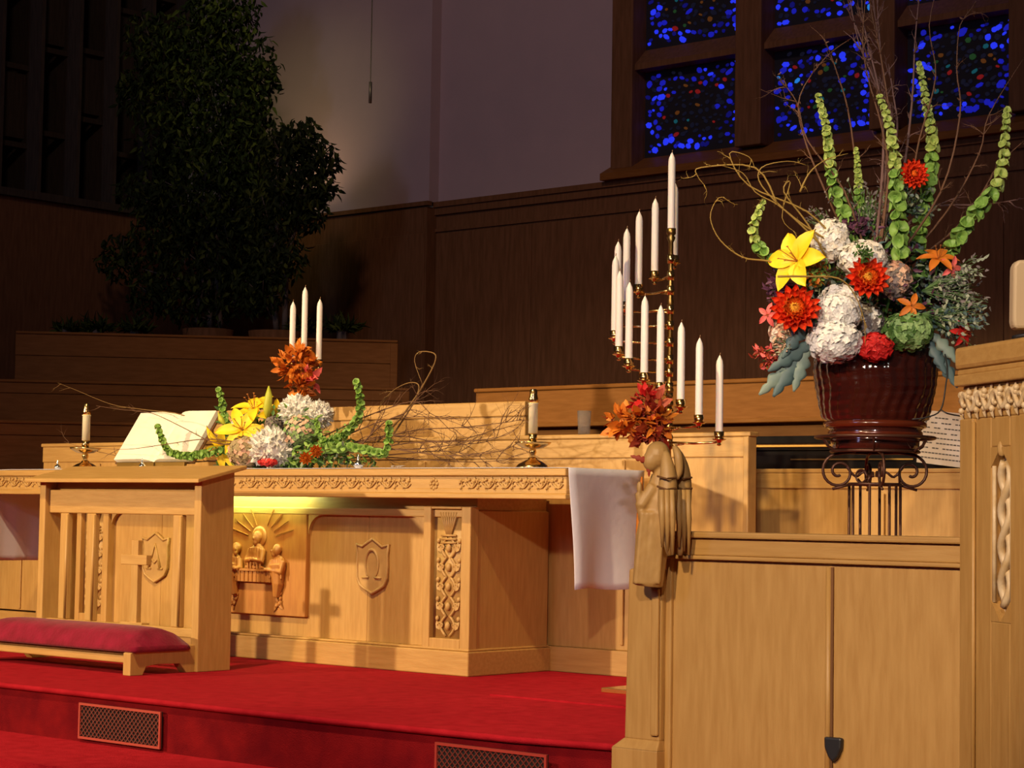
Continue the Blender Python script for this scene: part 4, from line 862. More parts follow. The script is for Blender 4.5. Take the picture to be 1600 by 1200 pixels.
# bells of Ireland: whorls of cup-shaped calyces round a stem
CUP = {}
def cupmesh(mt):
    if mt.name not in CUP:
        m = MB(); n = 10; prof = [(.08, 0), (.30, .18), (.52, .42), (.80, .62), (1.0, .66)]; vs = []
        for r, z in prof:
            for j in range(n): vs.append((r*cos(2*pi*j/n)*(1+.06*(j % 2)), r*sin(2*pi*j/n)*(1+.06*(j % 2)), z))
        m.add(vs, [(i*n+j, i*n+(j+1) % n, (i+1)*n+(j+1) % n, (i+1)*n+j) for i in range(len(prof)-1) for j in range(n)]+[tuple(range(n-1, -1, -1))])
        CUP[mt.name] = m.mesh('calyx', mt, smooth=True)
    return CUP[mt.name]
def bells(pix, wd, smin, smax, label, group, gap=1.0, mt0=GRNL, mt1=GRN, per=4, dw=0):
    n0 = len(pix); pts = smoothpath([P(x, y, wd+dw*i/(n0-1)) for i, (x, y) in enumerate(pix)], 8)
    base = pts[-1]; t = thing('bells_of_ireland', label, 'flower', base, group)
    m = MB(); m.tube([p for p in pts], [.002+.003*i/len(pts) for i in range(len(pts))], 6); m.build('stem', GRN, t, smooth=True)
    L = [0]
    for i in range(1, len(pts)): L.append(L[-1]+(pts[i]-pts[i-1]).length)
    s = smin*.4; k = 0
    while s < L[-1]*.98:
        f = s/L[-1]; i = max(j for j in range(len(L)) if L[j] <= s); i = min(i, len(pts)-2); p = pts[i].lerp(pts[i+1], (s-L[i])/max(1e-6, L[i+1]-L[i]))
        tdir = (pts[i]-pts[i+1]).normalized(); sz = (smin+(smax-smin)*min(1, f*1.6))*1.25
        a0 = k*.8
        for q in range(per):
            a = a0+q*2*pi/per; x = tdir.orthogonal().normalized(); x.rotate(Quaternion(tdir, a)); d = (x+tdir*rnd(.0, .8)+rdir()*.22).normalized()
            M = Matrix.Translation(p-base) @ local_frame(d) @ Matrix.Diagonal((sz*.60*rnd(.75, 1.15), sz*.60*rnd(.75, 1.15), sz*rnd(.6, .85), 1))
            link_mesh('calyx', cupmesh(mt0 if f < .45 else mt1), t, M)
        s += sz*.98*gap*rnd(.85, 1.15); k += 1
    return t
def twig(m, p, d, L, r, depth, wig=.25, droop=0, curl=0):
    pts = [Vector(p)]; rs = [r]; n = 7; d = Vector(d).normalized(); ax = rdir()
    for i in range(n):
        d = (d+rdir()*wig+Vector((0, 0, -droop))).normalized()
        if curl: d.rotate(Quaternion(ax, curl))
        pts.append(pts[-1]+d*L/n); rs.append(r*(1-.8*(i+1)/n))
        if depth and i >= 1 and random.random() < .62:
            twig(m, pts[-1], (d+rdir()*.8).normalized(), L*rnd(.25, .5), rs[-1]*.7, depth-1, wig, droop, curl)
    m.tube(pts, rs, 5)
def branch(pix, wd, r, label, group, mt=TWIG, side=.12, nside=9, name='twig_branch', cat='branch', dw=0, buds=0, wig=.25, curl=0):
    n0 = len(pix); pts = smoothpath([P(x, y, wd+dw*i/max(1, n0-1)) for i, (x, y) in enumerate(pix)], 4)
    m = MB(); N_ = len(pts); m.tube(pts, [r*(1-.75*i/(N_-1)) for i in range(N_)], 6)
    for k in range(nside):
        i = random.randrange(1, N_-1); d = (pts[i+1]-pts[i-1]).normalized()
        twig(m, pts[i], (d+rdir()*.75).normalized(), side*rnd(.5, 1.2), r*.5, 1, wig, 0, curl)
    for k in range(buds):
        i = random.randrange(N_//3, N_); m.leaf(pts[i]+rdir()*.01, rdir(), rdir(), .02, .008, .1)
    return tag(m.build(name, mt, at=pts[0], smooth=True), label, cat, group)
def spray(c, d, L, n, label, group, mt, name='filler_spray', leafL=.022, spread=.6, cat='foliage', mt2=None):
    t = thing(name, label, cat, c, group); ms = MB(); ml = MB(); d = Vector(d).normalized()
    for k in range(n):
        e = (d+rdir()*spread).normalized()*L*rnd(.55, 1); mid = e*.5+rdir()*L*.06; ms.tube([(0, 0, 0), mid, e], [.0025, .0018, .001], 4)
        for q in range(9):
            f = rnd(.35, 1.05); b = mid.lerp(e, (f-.5)*2) if f > .5 else mid*(f*2)
            ml.leaf(b+rdir()*.012, rdir()+e.normalized()*.6, rdir(), leafL*rnd(.6, 1.2), leafL*.5, .15, 1 if (mt2 and random.random() < .4) else 0)
    ms.build('stem', GRND, t, local=True); o_ = ml.build('leaves', [mt, mt2 or mt], t, local=True); o_['kind'] = 'stuff'; return t
def lobed_leaf(name, tip, base, wd, label, group, mt, dw=0, lobes=4):      # a large leaf with lobed outline, bent along its rib
    a = P(*base, wd); b = P(*tip, wd+dw); d = b-a; L = d.length; d.normalize(); sd = d.cross(TOC).normalized(); n_ = sd.cross(d).normalized()
    if n_.dot(TOC) < 0: n_ = -n_
    m = MB(); N_ = 24; vs = []
    for i in range(N_+1):
        u = i/N_; wv = .02+.155*sin(pi*u**.85)*(.42+.58*abs(sin(lobes*pi*u)))*(1 if i < N_ else 0); bend = .06*L*sin(pi*u)
        for s_ in (-1, -.5, 0, .5, 1): vs.append(a+d*(L*u)+sd*(s_*wv*L)+n_*(bend-.10*abs(s_)*wv*L*2))
    m.add(vs, [(i*5+j, (i+1)*5+j, (i+1)*5+j+1, i*5+j+1) for i in range(N_) for j in range(4)])
    return tag(m.build(name, mt, at=a, smooth=True, solid=.0015), label, 'leaf', group)
# ------------------------------------------------------------------ big arrangement in the pot
GV = 'flowers in the large pot'
def V(x, y, dw=0): return P(x, y, WV+dw)
# green mass in the middle that carries the blooms
t = thing('foliage_mass', 'dense mixed green and purple foliage filling the pot mouth', 'foliage', VC+ZZ*vz(530), GV)
m = MB()
blobs = [(1370, 500, 75), (1330, 430, 60), (1400, 430, 65), (1300, 500, 45), (1440, 480, 50), (1370, 380, 45), (1270, 470, 35), (1460, 440, 35)]
for k in range(3400):
    x, y, r = random.choice(blobs); q = rdir()*rnd(.6, 1.0)*r*S; p = V(x, y, .03)+q
    m.leaf(p, rdir(), rdir(), rnd(.025, .05), rnd(.012, .022), .2, random.choice((0, 0, 0, 1, 2, 2, 3)))
o_ = m.build('leaves', [GRND, PURP, SLAT, SAGE], t); o_['kind'] = 'stuff'
m = MB(); m.lathe(VC, [(0.0, vz(560)), (.2, vz(556)), (.2, vz(545)), (.10, vz(520)), (.0, vz(500))], 20); m.build('floral_foam', GRND, t)
H = lambda x, y, rx, rz, dw, lab, mt, n, core=None, mt2=None, nm='hydrangea', fl=.014: mophead(nm, V(x, y, dw), (rx*S, rx*S*.85, rz*S), lab, GV, mt, int(n*1.25), fl, core=core, mt2=mt2, stem=VC+ZZ*vz(552))
H(1297, 375, 30, 32, -.10, 'cream hydrangea at the top left of the pot flowers, beside the yellow lily', CRM, 230, mt2=WHT)
H(1347, 405, 38, 28, -.16, 'cream-white hydrangea in the middle, above the red dahlia', CRM, 250, mt2=WHT)
H(1310, 485, 36, 38, -.22, 'white hydrangea in the centre of the pot flowers', WHT, 260)
H(1303, 533, 42, 32, -.24, 'large white hydrangea drooping over the pot rim at the left', WHT, 280)
H(1418, 518, 38, 30, -.22, 'green hydrangea over the pot rim at the right', GRNH, 240, mt2=GRND)
H(1398, 437, 26, 28, -.18, 'faded peach hydrangea right of the middle dahlia', PEACH, 170, mt2=MAUV)
H(1222, 520, 20, 18, -.16, 'small peach hydrangea below the left dahlia', PEACH, 110, mt2=CRM)
H(1352, 502, 30, 26, -.10, 'greyish mauve flower cluster beside the white hydrangeas', MAUV, 170, mt2=WHT)
H(1368, 543, 26, 20, -.26, 'dark red celosia cluster hanging over the pot rim', CRIM, 170, nm='celosia', fl=.016)
dahlia(V(1425, 274, -.10), TOC+Vector((.3, 0, .1)), 29*S, 'red-orange dahlia highest in the pot arrangement', GV, (RED, RED, RORG))
dahlia(V(1354, 438, -.28), TOC+Vector((0, 0, .25)), 40*S, 'red dahlia with yellow centre in the middle of the white hydrangeas', GV)
dahlia(V(1242, 487, -.24), TOC+Vector((-.15, 0, .2)), 47*S, 'large red dahlia with yellow centre at the lower left of the arrangement', GV)
lily(V(1246, 408, -.22), HR*-.62+TOC*.60+ZZ*.22, 54*S, 'wide open yellow lily at the left of the pot flowers', GV, open_=.38, wide=.58)
lily(V(1466, 405, -.10), ZZ*.6+TOC*.5, 34*S, 'orange lily at the right of the pot flowers', GV, ORA, .3)
lily(V(1424, 478, -.26), TOC+Vector((.1, 0, .2)), 24*S, 'small orange star-shaped bloom above the green hydrangea', GV, ORA, .2, 5)
lily(V(1487, 418, -.12), TOC+HR*.3, 20*S, 'small pinkish-red bloom at the right, beside the orange lily', GV, PINK, .25, 5)
lily(V(1200, 492, -.18), TOC-HR*.5, 20*S, 'small salmon star-shaped bloom left of the lower dahlia', GV, PINK, .2, 5)
lily(V(1504, 520, -.12), TOC+HR*.6, 24*S, 'small crimson bloom low at the right of the pot', GV, CRIM, .2, 6)
lily(V(1512, 486, -.05), TOC+HR*.6, 15*S, 'tiny crimson bloom in the grey-green spray at the right', GV, CRIM, .2, 5)
BG = 'bells of Ireland stems in the pot'
bells([(1278, 148), (1290, 195), (1296, 240), (1302, 290), (1318, 330), (1335, 400)], WV-.05, .016, .034, 'bells of Ireland stem rising in front of the middle window pane', BG)
bells([(1337, 232), (1340, 262), (1342, 310), (1345, 380)], WV+.02, .012, .026, 'short bells of Ireland stem left of the tallest cluster', BG)
bells([(1374, 150), (1388, 190), (1396, 230), (1400, 270), (1402, 320), (1405, 370), (1408, 420)], WV-.12, .016, .040, 'thick bells of Ireland stem at the centre, left of the top dahlia', BG)
bells([(1436, 98), (1443, 135), (1450, 175), (1457, 212), (1456, 250), (1450, 290), (1440, 340), (1430, 400)], WV+.02, .014, .038, 'tallest bells of Ireland stem, right of the centre', BG)
bells([(1574, 170), (1570, 215), (1567, 258), (1558, 290), (1535, 322), (1512, 350), (1494, 378), (1470, 415)], WV-.05, .018, .040, 'bells of Ireland stem curving out to the far right', BG, gap=1.1)
bells([(1194, 315), (1184, 335), (1177, 362), (1190, 392), (1235, 425)], WV-.12, .016, .032, 'bells of Ireland stem arching at the far left above the lily', BG)
# branches
TG = 'tall twigs in the pot'
tall = [([(1370, 420), (1385, 260), (1388, 190), (1368, 130), (1340, 60), (1322, -40)], TWIGM), ([(1365, 420), (1380, 250), (1375, 150), (1350, 40), (1345, -40)], TWIGM), ([(1372, 420), (1392, 230), (1380, 110), (1362, 20), (1352, -40)], TWIG),
        ([(1375, 420), (1395, 250), (1385, 170), (1375, 70), (1368, -40)], TWIGM), ([(1380, 420), (1410, 280), (1425, 160), (1430, 60), (1440, -40)], TWIGM), ([(1390, 420), (1470, 300), (1500, 180), (1495, 110), (1500, 40), (1520, 20)], TWIG),
        ([(1395, 430), (1480, 330), (1530, 240), (1545, 180), (1600, 90)], TWIG), ([(1400, 430), (1500, 350), (1560, 260), (1600, 220)], TWIG), ([(1360, 420), (1320, 300), (1262, 220), (1245, 160), (1215, 120)], TWIG), ([(1350, 430), (1290, 300), (1255, 210), (1250, 150), (1290, 90), (1330, 60)], TWIG),
        ([(1355, 420), (1330, 200), (1310, 120), (1288, 60)], TWIG), ([(1365, 420), (1390, 280), (1402, 200), (1396, 150), (1388, 100)], TWIGM), ([(1380, 420), (1440, 330), (1540, 320), (1600, 310)], TWIGM)]
tall += [([(1374, 410), (1390, 260), (1382, 180), (1360, 100), (1330, 20), (1318, -40)], TWIGM), ([(1370, 410), (1398, 270), (1396, 200), (1384, 140), (1372, 60), (1360, -40)], TWIGM), ([(1368, 410), (1388, 280), (1378, 200), (1356, 120), (1348, 60), (1356, -40)], TWIG), ([(1380, 410), (1420, 300), (1436, 220), (1462, 120), (1452, 40), (1470, -40)], TWIG)]
tl_ = ['bundled mauve twig leaning furthest left at the top', 'mauve twig running up just right of the leftmost in the bundle', 'brown twig in the middle of the tall bundle', 'mauve twig on the right side of the tall bundle', 'slender twig rising right of the bundle towards the third window light', 'forked brown twig standing before the right window light', 'brown twig reaching to the upper right edge', 'brown twig leaning out above the far right bells stem', 'brown twig leaning left before the left window mullion', 'twig bent left and back across the middle window light',
       'fine brown twig rising before the middle window light', 'short thick mauve twig at the foot of the bundle', 'nearly level mauve twig reaching to the right edge', 'second mauve twig from the left in the tall bundle', 'straight mauve twig along the right of the tall bundle', 'brown twig weaving through the tall bundle', 'thin brown twig curving up behind the tallest bells stem']
for k, (px, mt) in enumerate(tall):
    branch(px, WV+rnd(-.1, .15), .0075 if mt is TWIGM else .0055, tl_[k], TG, mt, .10, 16 if (k < 4 or k > 12) else 8, dw=rnd(-.1, .2), buds=10)
WG = 'curly willow in the pot'
for px, lab in (([(1240, 420), (1200, 408), (1160, 402), (1125, 375), (1110, 340), (1120, 312), (1132, 308)], 'golden willow shoot hooking far out to the left'),
                ([(1290, 390), (1250, 350), (1215, 320), (1180, 300), (1160, 270), (1120, 257)], 'golden willow shoot reaching left below the window sill'),
                ([(1300, 380), (1240, 340), (1190, 290), (1190, 262), (1230, 252), (1260, 258)], 'golden willow shoot curling over itself below the sill'),
                ([(1290, 400), (1262, 350), (1225, 300), (1235, 285), (1222, 340), (1245, 365)], 'olive willow shoot bending down at the left of the bells'),
                ([(1310, 380), (1260, 330), (1170, 290), (1140, 240), (1170, 245), (1180, 265)], 'golden willow shoot with a small loop at the left'),
                ([(1250, 300), (1265, 270), (1290, 250), (1325, 240)], 'golden willow shoot arching up to the middle bells stem'),
                ([(1215, 320), (1180, 262), (1095, 262), (1090, 275), (1103, 292)], 'thin brown willow tip hanging furthest left'),
                ([(1215, 432), (1260, 432), (1310, 435), (1335, 460), (1350, 500), (1352, 540)], 'willow shoot trailing across the white hydrangeas')):
    branch(px, WV-.15 if '432' not in str(px) else WV-.42, .0045, lab, WG, WILL, .07, 4, name='willow_shoot', wig=.3, curl=.25)
# sprays
SG = 'grey-green sprays in the pot'
spray(V(1350, 380, 0), ZZ+HR*-.1, .27, 60, 'mauve-grey seed spray standing behind the cream hydrangeas', SG, MAUV, leafL=.02, spread=.55, mt2=SAGE)
spray(V(1300, 360, .02), ZZ*.8-HR*.7, .13, 16, 'thin mauve-grey spray left of the cream hydrangea', SG, MAUV, leafL=.016, spread=.5)
spray(V(1440, 455, -.08), HR*.95+ZZ*.12, .27, 60, 'sage green feathery spray stretching right towards the pulpit', SG, SAGL, leafL=.028, spread=.45, mt2=MAUV)
spray(V(1440, 490, -.08), HR*.9-ZZ*.22, .25, 60, 'sage green spray hanging low right over the pot rim', SG, SAGL, leafL=.030, spread=.45, mt2=SLAT)
spray(V(1410, 330, 0), ZZ*.5+HR*.4, .15, 26, 'sage spray below the highest dahlia', SG, SAGE, leafL=.026, spread=.9, mt2=SLAT)
spray(V(1330, 372, -.04), ZZ*.8+HR*.1, .10, 30, 'purple leafy sprig behind the middle hydrangea', SG, PURP, leafL=.035, spread=.8)
spray(V(1245, 455, -.08), HR*-.9+ZZ*.1, .12, 36, 'purple leafy sprig under the yellow lily', SG, PURP, leafL=.035, spread=.6)
spray(V(1215, 545, -.10), HR*-.7-ZZ*.6, .10, 16, 'rusty red leaf sprig hanging at the lower left', SG, RUST, leafL=.030, spread=.6, mt2=PINK)
spray(V(1345, 398, -.32), ZZ*.1+TOC*.4, .05, 12, 'small green sprig on the middle cream hydrangea', SG, GRND, leafL=.020, spread=1.0)
spray(V(1275, 430, -.2), ZZ*.1+TOC*.4, .07, 20, 'green leaf sprig right of the yellow lily', SG, GRN, leafL=.028, spread=1.0, mt2=ORA)
spray(V(1395, 460, -.16), ZZ*.3+HR*.4+TOC*.3, .09, 24, 'mauve seed sprig between the peach hydrangea and the orange star bloom', SG, MAUV, leafL=.02, spread=.9, mt2=PURP)
spray(V(1232, 540, -.2), HR*-.6+TOC*.3, .07, 16, 'salmon and grey sprig below the large lower dahlia', SG, PEACH, leafL=.024, spread=.9, mt2=SAGE)
LG = 'large grey-green leaves at the pot'
for (tip, base, mt, lab) in (((1186, 617), (1248, 560), BLUG, 'pale grey-green lobed leaf pointing furthest down left'), ((1208, 620), (1258, 545), SLAT, 'dark slate lobed leaf behind the pale ones at left'), ((1240, 612), (1262, 540), BLUG, 'pale grey-green leaf hanging straight down beside the pot'),
                             ((1200, 580), (1268, 535), SLAT, 'blue-grey lobed leaf spreading left above the hanging ones'), ((1222, 560), (1262, 500), SLAT, 'slate blue leaf just under the left dahlia'), ((1496, 606), (1460, 545), SLAT, 'dark blue-green leaf hanging lowest at the right of the pot'), ((1478, 585), (1450, 530), SLAT, 'dark leaf against the pot rim at the right'), ((1500, 570), (1455, 520), BLUG, 'grey-green lobed leaf at right, beside the pulpit')):
    lobed_leaf('lobed_leaf', tip, base, WV-.22, lab, LG, mt, dw=-.03)
# ------------------------------------------------------------------ altar arrangement
GA = 'flowers lying on the altar'; YA = 7.52
def Q(x, y, yy=YA): return pl(x, y, 1, yy)
SA = 11.3/F_PX
t = thing('foliage_mass', 'mixed green filler leaves lying under the altar flowers', 'foliage', Q(440, 715), GA); t.location.z = 1.006; WP[t.name] = Vector(t.location)
m = MB()
for k in range(1500):
    x = random.gauss(440, 55); x = min(max(x, 345), 585); y = 728-abs(random.gauss(0, 32))*(1.3-abs(x-430)/170); y = max(y, 640)
    p = Q(x, y, rnd(7.42, 7.68)); p.z = max(p.z, 1.02)
    m.leaf(p, rdir()+ZZ*.3, rdir(), rnd(.03, .05), rnd(.012, .022), .2, random.choice((0, 0, 1, 2, 2)))
o_ = m.build('leaves', [GRND, SAGE, GRN], t); o_['kind'] = 'stuff'
m = MB(); p = Q(440, 725); m.box((p.x-.16, YA-.06, 1.006), (p.x+.16, YA+.08, 1.06)); m.build('floral_foam', GRND, t)
mum(Q(425, 700, 7.40), 36*SA, 'white chrysanthemum nearest the altar edge, right of the brown husk', GA)
mum(Q(465, 643, 7.56), 30*SA, 'white chrysanthemum below the candelabrum, left of the pair at the top', GA)
mum(Q(497, 648, 7.60), 25*SA, 'smaller white chrysanthemum at the upper right of the altar flowers', GA)
mum(Q(383, 662, 7.52), 22*SA, 'white bloom between the yellow lilies', GA)
LY = 'yellow lilies on the altar'
lily(Q(379, 672, 7.40), TOC*.8-HR*.1+ZZ*.35, 44*SA, 'yellow lily open in the middle of the altar flowers', LY, open_=.3)
lily(Q(352, 698, 7.42), TOC*.6-HR*.5-ZZ*.4, 42*SA, 'yellow lily drooping lowest at the left', LY, open_=.45)
lily(Q(397, 640, 7.50), ZZ*.8+TOC*.5-HR*.2, 40*SA, 'yellow lily standing highest, left of the green bud', LY, open_=.35)
lily(Q(425, 650, 7.52), TOC*.5+HR*.6+ZZ*.3, 34*SA, 'yellow lily facing right beside the white chrysanthemum', LY, open_=.35)
m = MB(); m.tube([Q(417, 655, 7.46), Q(418, 638, 7.45), Q(420, 618, 7.45), Q(420, 603, 7.45)], [.008, .024, .02, .003], 10); tag(m.build('lily_bud', YELG, smooth=True, at=Q(417, 655, 7.46)), 'closed yellow-green lily bud pointing up', 'flower bud', GA)
m = MB(); m.tube([Q(352, 665, 7.46), Q(345, 655, 7.45), Q(341, 645, 7.45)], [.006, .016, .003], 10); tag(m.build('lily_bud', YELG, smooth=True, at=Q(352, 665, 7.46)), 'small green lily bud before the open book', 'flower bud', GA)
mophead('dried_seedhead', Q(381, 707, 7.36), (24*SA, 24*SA, 24*SA), 'round brown dried seedhead at the altar edge', GA, HUSK, 160, .014, core=HUSK, mt2=PEACH)
mophead('hydrangea', Q(472, 676, 7.50), (30*SA, 28*SA, 26*SA), 'faded green and rose hydrangea behind the front chrysanthemum', GA, GRNH, 190, .013, core=SAGE, mt2=PEACH)
mophead('hydrangea', Q(428, 664, 7.48), (14*SA, 14*SA, 14*SA), 'greyish mauve small cluster under the green bud', GA, MAUV, 80, .011)
mophead('celosia', Q(418, 722, 7.34), (15*SA, 12*SA, 6*SA), 'deep red bloom peeping out under the white chrysanthemum', GA, CRIM, 70, .012)
for q, (x, y, lab) in enumerate(((478, 717, 'small orange bloom on the altar right of the front chrysanthemum'), (494, 706, 'orange leafy bloom lying right of the small orange one'))):
    dahlia(Q(x, y, 7.40), TOC+ZZ*.2, 13*SA, lab, GA, (ORA, ORA, ORA), 10)
BA = 'bells of Ireland lying on the altar'
def bella(pix, yy, smin, smax, lab, **k):
    global P
    oldP = P
    P = lambda x, y, wd: pl(x, y, 1, wd)
    r_ = bells(pix, yy, smin, smax, lab, BA, **k); P = oldP; return r_
bella([(557, 595), (562, 620), (562, 645), (548, 668), (520, 690), (470, 705)], 7.50, .024, .031, 'bells of Ireland stem curving up right of the altar flowers', mt0=GRN)
bella([(608, 660), (607, 690), (600, 708), (575, 704), (540, 698), (480, 705)], 7.44, .024, .032, 'bells of Ireland stem lying furthest right with upturned tip', mt0=GRN)
bella([(246, 665), (255, 690), (268, 708), (300, 712), (340, 705), (380, 700)], 7.36, .022, .030, 'bells of Ireland stem crossing before the open book', mt0=GRN)
bella([(342, 608), (347, 630), (352, 655), (370, 690)], 7.50, .022, .028, 'bells of Ireland stem standing left of the yellow lilies', mt0=GRN)
bella([(494, 655), (500, 680), (510, 700), (470, 712)], 7.46, .016, .026, 'bells of Ireland stem close against the upper white chrysanthemum', mt0=GRN)
spray(Q(505, 700, 7.46), HR+ZZ*.3, .16, 24, 'green leafy sprig at the right of the altar flowers', GA, GRN, leafL=.024, spread=.6, mt2=GRND)
spray(Q(470, 690, 7.5), ZZ+HR*.3, .14, 18, 'green leafy sprig between the two white chrysanthemums', GA, GRN, leafL=.022, spread=.6, mt2=SAGE)
# twigs on the altar: to the right and left of the flowers
TA = 'bare twigs lying on the altar'
def brA(pix, yy, r, lab, mt=TWIG, side=.12, nside=9, name='twig_branch', curl=0, wig=.25):
    global P
    oldP = P; P = lambda x, y, wd: pl(x, y, 1, wd)
    branch(pix, yy, r, lab, TA, mt, side, nside, name=name, dw=0, curl=curl, wig=wig); P = oldP
labs = ['long bare twig reaching right to the right candlestick', 'bare twig just above the long one, rising at its tip', 'bare twig lying low along the altar to the right', 'bare twig slanting up behind the right bells stem', 'fine bare twig crossing the pale bench back', 'topmost bare twig before the pale bench back']
for k, px in enumerate(([(480, 712), (560, 706), (640, 692), (720, 690), (790, 680), (820, 655)], [(490, 705), (570, 690), (650, 672), (720, 668), (790, 660), (815, 655)], [(500, 720), (580, 714), (660, 718), (740, 722), (800, 718)],
                        [(500, 700), (560, 672), (610, 655), (680, 652), (730, 668)], [(480, 700), (560, 700), (640, 702), (700, 696), (760, 690), (810, 668)], [(490, 690), (540, 665), (600, 640), (650, 628), (680, 650), (740, 655)])):
    brA(px, 7.52+.04*(k % 3), .0045, labs[k], TWIG, .17, 15)
for k, (lab, px) in enumerate((('fine bare twig dipping towards the candlestick foot', [(500, 695), (600, 700), (700, 712), (780, 705), (812, 690)]), ('fine bare twig rising steeply behind the curved bells stem', [(560, 700), (600, 660), (640, 640), (660, 600)]),
        ('bare twig with many side shoots in the middle of the bench back', [(520, 700), (610, 680), (690, 690), (770, 672), (800, 640)]), ('low bare twig just above the altar top at the right', [(560, 715), (640, 708), (700, 705), (760, 715)]))):
    brA(px, 7.46+.05*k, .0045, lab, TWIG, .20, 16)
brA([(590, 690), (620, 660), (650, 620), (668, 590), (680, 565), (678, 552), (655, 550), (648, 565), (660, 600)], 7.60, .006, 'golden curly willow loop rising right of the altar flowers', WILD, .06, 3, 'willow_shoot', .2)
brA([(600, 700), (640, 640), (655, 605), (640, 598), (612, 612), (590, 640)], 7.62, .005, 'golden willow shoot with forked tip beside the loop', WILD, .08, 4, 'willow_shoot', .2)
labs = ['bare twig crossing the open book from top left to the lilies', 'bare twig lying low across the open book', 'bare twig reaching left past the left candlestick', 'thin golden twig arching left above the candlestick']
for k, px in enumerate(([(365, 695), (330, 690), (280, 665), (235, 645), (190, 640), (150, 634)], [(365, 690), (320, 686), (260, 694), (200, 702), (150, 700)], [(370, 715), (300, 722), (220, 718), (150, 705), (100, 690)], [(350, 690), (290, 650), (225, 640), (175, 632), (120, 610), (90, 598)])):
    brA(px, 7.32 if k < 2 else 7.6, .0035, labs[k], WILD if k == 3 else TWIG, .12, 6)
# ------------------------------------------------------------------ autumn leaf bows tied to the candelabra
def leafbow(name, items, wd, label, mats, pinks=None):
    c = P(items[0][0], items[0][1], wd); t = thing(name, label, 'decoration', c)
    for (x, y, r, n, mi) in items:
        for k in range(n):
            q = rdir(); q = Vector((q.x, q.y, q.z))*r*wd/F_PX*rnd(.3, 1); m = MB(); p = P(x, y, wd)+q; L = rnd(.05, .08)
            d = (q.normalized()+rdir()*.5); u_ = rdir()
            m.leaf(p, d, u_, L, L*.55, rnd(-.2, .4)); m.leaf(p, d+u_*.7, u_, L*.7, L*.4, .2); m.leaf(p, d-u_*.7, u_, L*.7, L*.4, .2)
            m.build('leaf', mats[mi], t, smooth=True)
    return t
leafbow('autumn_leaf_bow', [(460, 570, 27, 60, 0), (466, 602, 18, 26, 0), (486, 590, 10, 9, 2), (473, 553, 9, 8, 0), (490, 570, 8, 8, 0)], WM-.06, 'orange autumn leaf bow with a pink bloom, tied below three altar candles', (ORA, ORA, PINK))
leafbow('autumn_leaf_bow', [(1016, 638, 22, 34, 1), (975, 662, 22, 26, 0), (1018, 676, 20, 30, 1), (1005, 623, 12, 10, 2), (1028, 652, 18, 18, 0), (1000, 655, 16, 14, 0)], WC-.22, 'rust and orange autumn leaves tied to the tall candelabra pole', (ORA, RUST, CRIM))
lobed_leaf('dried_leaf', (985, 712), (1016, 722), 6.40, 'curled russet dried leaf beside the carved angel head', None, RUST); lobed_leaf('dried_leaf', (1014, 745), (1014, 718), 6.40, 'small hanging russet leaf below the curled one, left of the angel', None, RUST)
m = MB(); m.tube(smoothpath([P(1003, 745, 6.62), P(1000, 790, 6.6), P(997, 840, 6.6), P(995, 885, 6.6)]), [.003+.006*sin(pi*k/12) for k in range(13)], 6); tag(m.build('orange_ribbon', ORA, smooth=True), 'narrow orange ribbon hanging between the white cloth and the angel', 'ribbon')
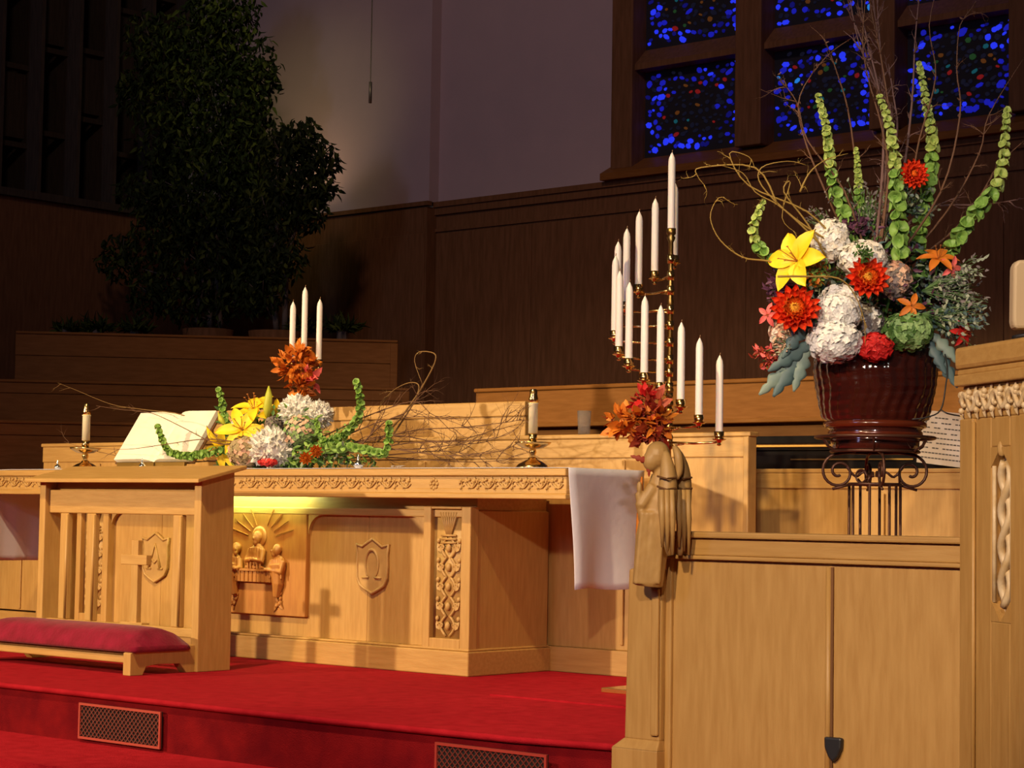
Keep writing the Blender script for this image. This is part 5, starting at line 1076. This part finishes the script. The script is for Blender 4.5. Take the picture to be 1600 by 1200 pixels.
# ================================================================== TREES AND PLANTS ABOVE THE CHOIR
def tree(name, base, wd, blobs, n, lab, trunks, L=.085, pot=True):
    b = P(base[0], base[1], wd); b = Vector((b.x, b.y, 0)); t = thing(name, lab, 'tree', b, 'potted trees above the choir')
    m = MB(); tot = sum(r*r for _, _, r in blobs); s = wd/F_PX
    for (x, y, r) in blobs:
        for k in range(int(n*r*r/tot)):
            q = rdir()*(random.random()**.4)*r*s; p = P(x, y, wd)+q
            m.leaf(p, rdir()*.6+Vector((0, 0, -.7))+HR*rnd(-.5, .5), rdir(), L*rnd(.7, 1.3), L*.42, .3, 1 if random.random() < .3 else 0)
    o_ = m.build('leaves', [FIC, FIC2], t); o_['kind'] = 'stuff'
    m = MB()
    for px in trunks:
        pts = smoothpath([P(x, y, wd) for x, y in px]); m.tube(pts, [.03*(1-.7*i/len(pts)) for i in range(len(pts))], 7)
    for (x, y, r) in blobs:
        for k in range(6):
            e = P(x, y, wd)+rdir()*r*s*.8; m.tube([P(trunks[0][1][0], min(y+r*1.2, 500), wd), P(x, y+r*.3, wd), e], [.010, .007, .003], 5)
    m.build('trunk', BARK, t, smooth=True)
    if pot:
        zb = P(base[0], base[1], wd).z; m = MB(); m.lathe(b, [(.16, 0), (.16, .9), (.18, zb-.35), (.24, zb-.02), (.22, zb-.02), (0, zb-.06)], 24); m.build('planter', DOAK, t, smooth=True)
tree('ficus_tree', (325, 512), 19.3, [(330, 55, 70), (385, 95, 55), (280, 110, 75), (400, 130, 40), (345, 170, 85), (270, 210, 65), (390, 200, 50), (320, 290, 85), (260, 350, 60), (360, 370, 70), (310, 430, 85), (240, 450, 45), (390, 440, 50), (370, 250, 60), (380, 310, 60), (240, 60, 50), (215, 140, 40), (220, 300, 40), (190, 400, 40), (350, 10, 60)], 11500,
     'tall dark weeping fig tree in the left corner', [[(328, 512), (326, 400), (322, 260), (330, 120)], [(345, 512), (338, 420), (345, 300), (370, 160)], [(305, 512), (318, 400), (300, 250), (280, 130)]])
tree('ficus_tree', (430, 515), 18.3, [(470, 215, 36), (500, 245, 32), (440, 230, 40), (505, 290, 26), (460, 290, 50), (420, 330, 50), (480, 330, 34), (430, 400, 50), (410, 450, 45)], 3000,
     'smaller weeping fig with drooping shoots against the plaster wall', [[(432, 515), (425, 420), (440, 320), (470, 220)], [(445, 515), (450, 400), (480, 300), (500, 230)]])
def lowplant(x, y, wd, r, n, lab):
    b = P(x, y, wd); t = thing('low_plant', lab, 'plant', b, 'low plants behind the rearmost pew'); m = MB()
    for k in range(n):
        a = rdir(); a.z = abs(a.z)*.8+.1; m.leaf(Vector((rnd(-1, 1), rnd(-1, 1)*.5, 0))*r*.6, a, rdir(), r*rnd(.6, 1.1), r*.22, .5, random.choice((0, 1)))
    o_ = m.build('leaves', [FIC, FIC2], t, local=True); o_['kind'] = 'stuff'
    m = MB(); m.tube([(0, 0, -b.z+.0), (0, 0, .02)], .05, 8); m.build('stem', BARK, t, local=True)
for x, r, lab in ((105, .13, 'low dark plant furthest left on the rear pew ledge'), (152, .17, 'low leafy plant left of the fig tree, with pale leaf'), (212, .16, 'low plant just left of the fig trunks'), (475, .17, 'low plant right of the small fig'), (535, .17, 'low plant furthest right behind the rear pew, near the wall')):
    lowplant(x, 518, 18.3, r, 90, lab)
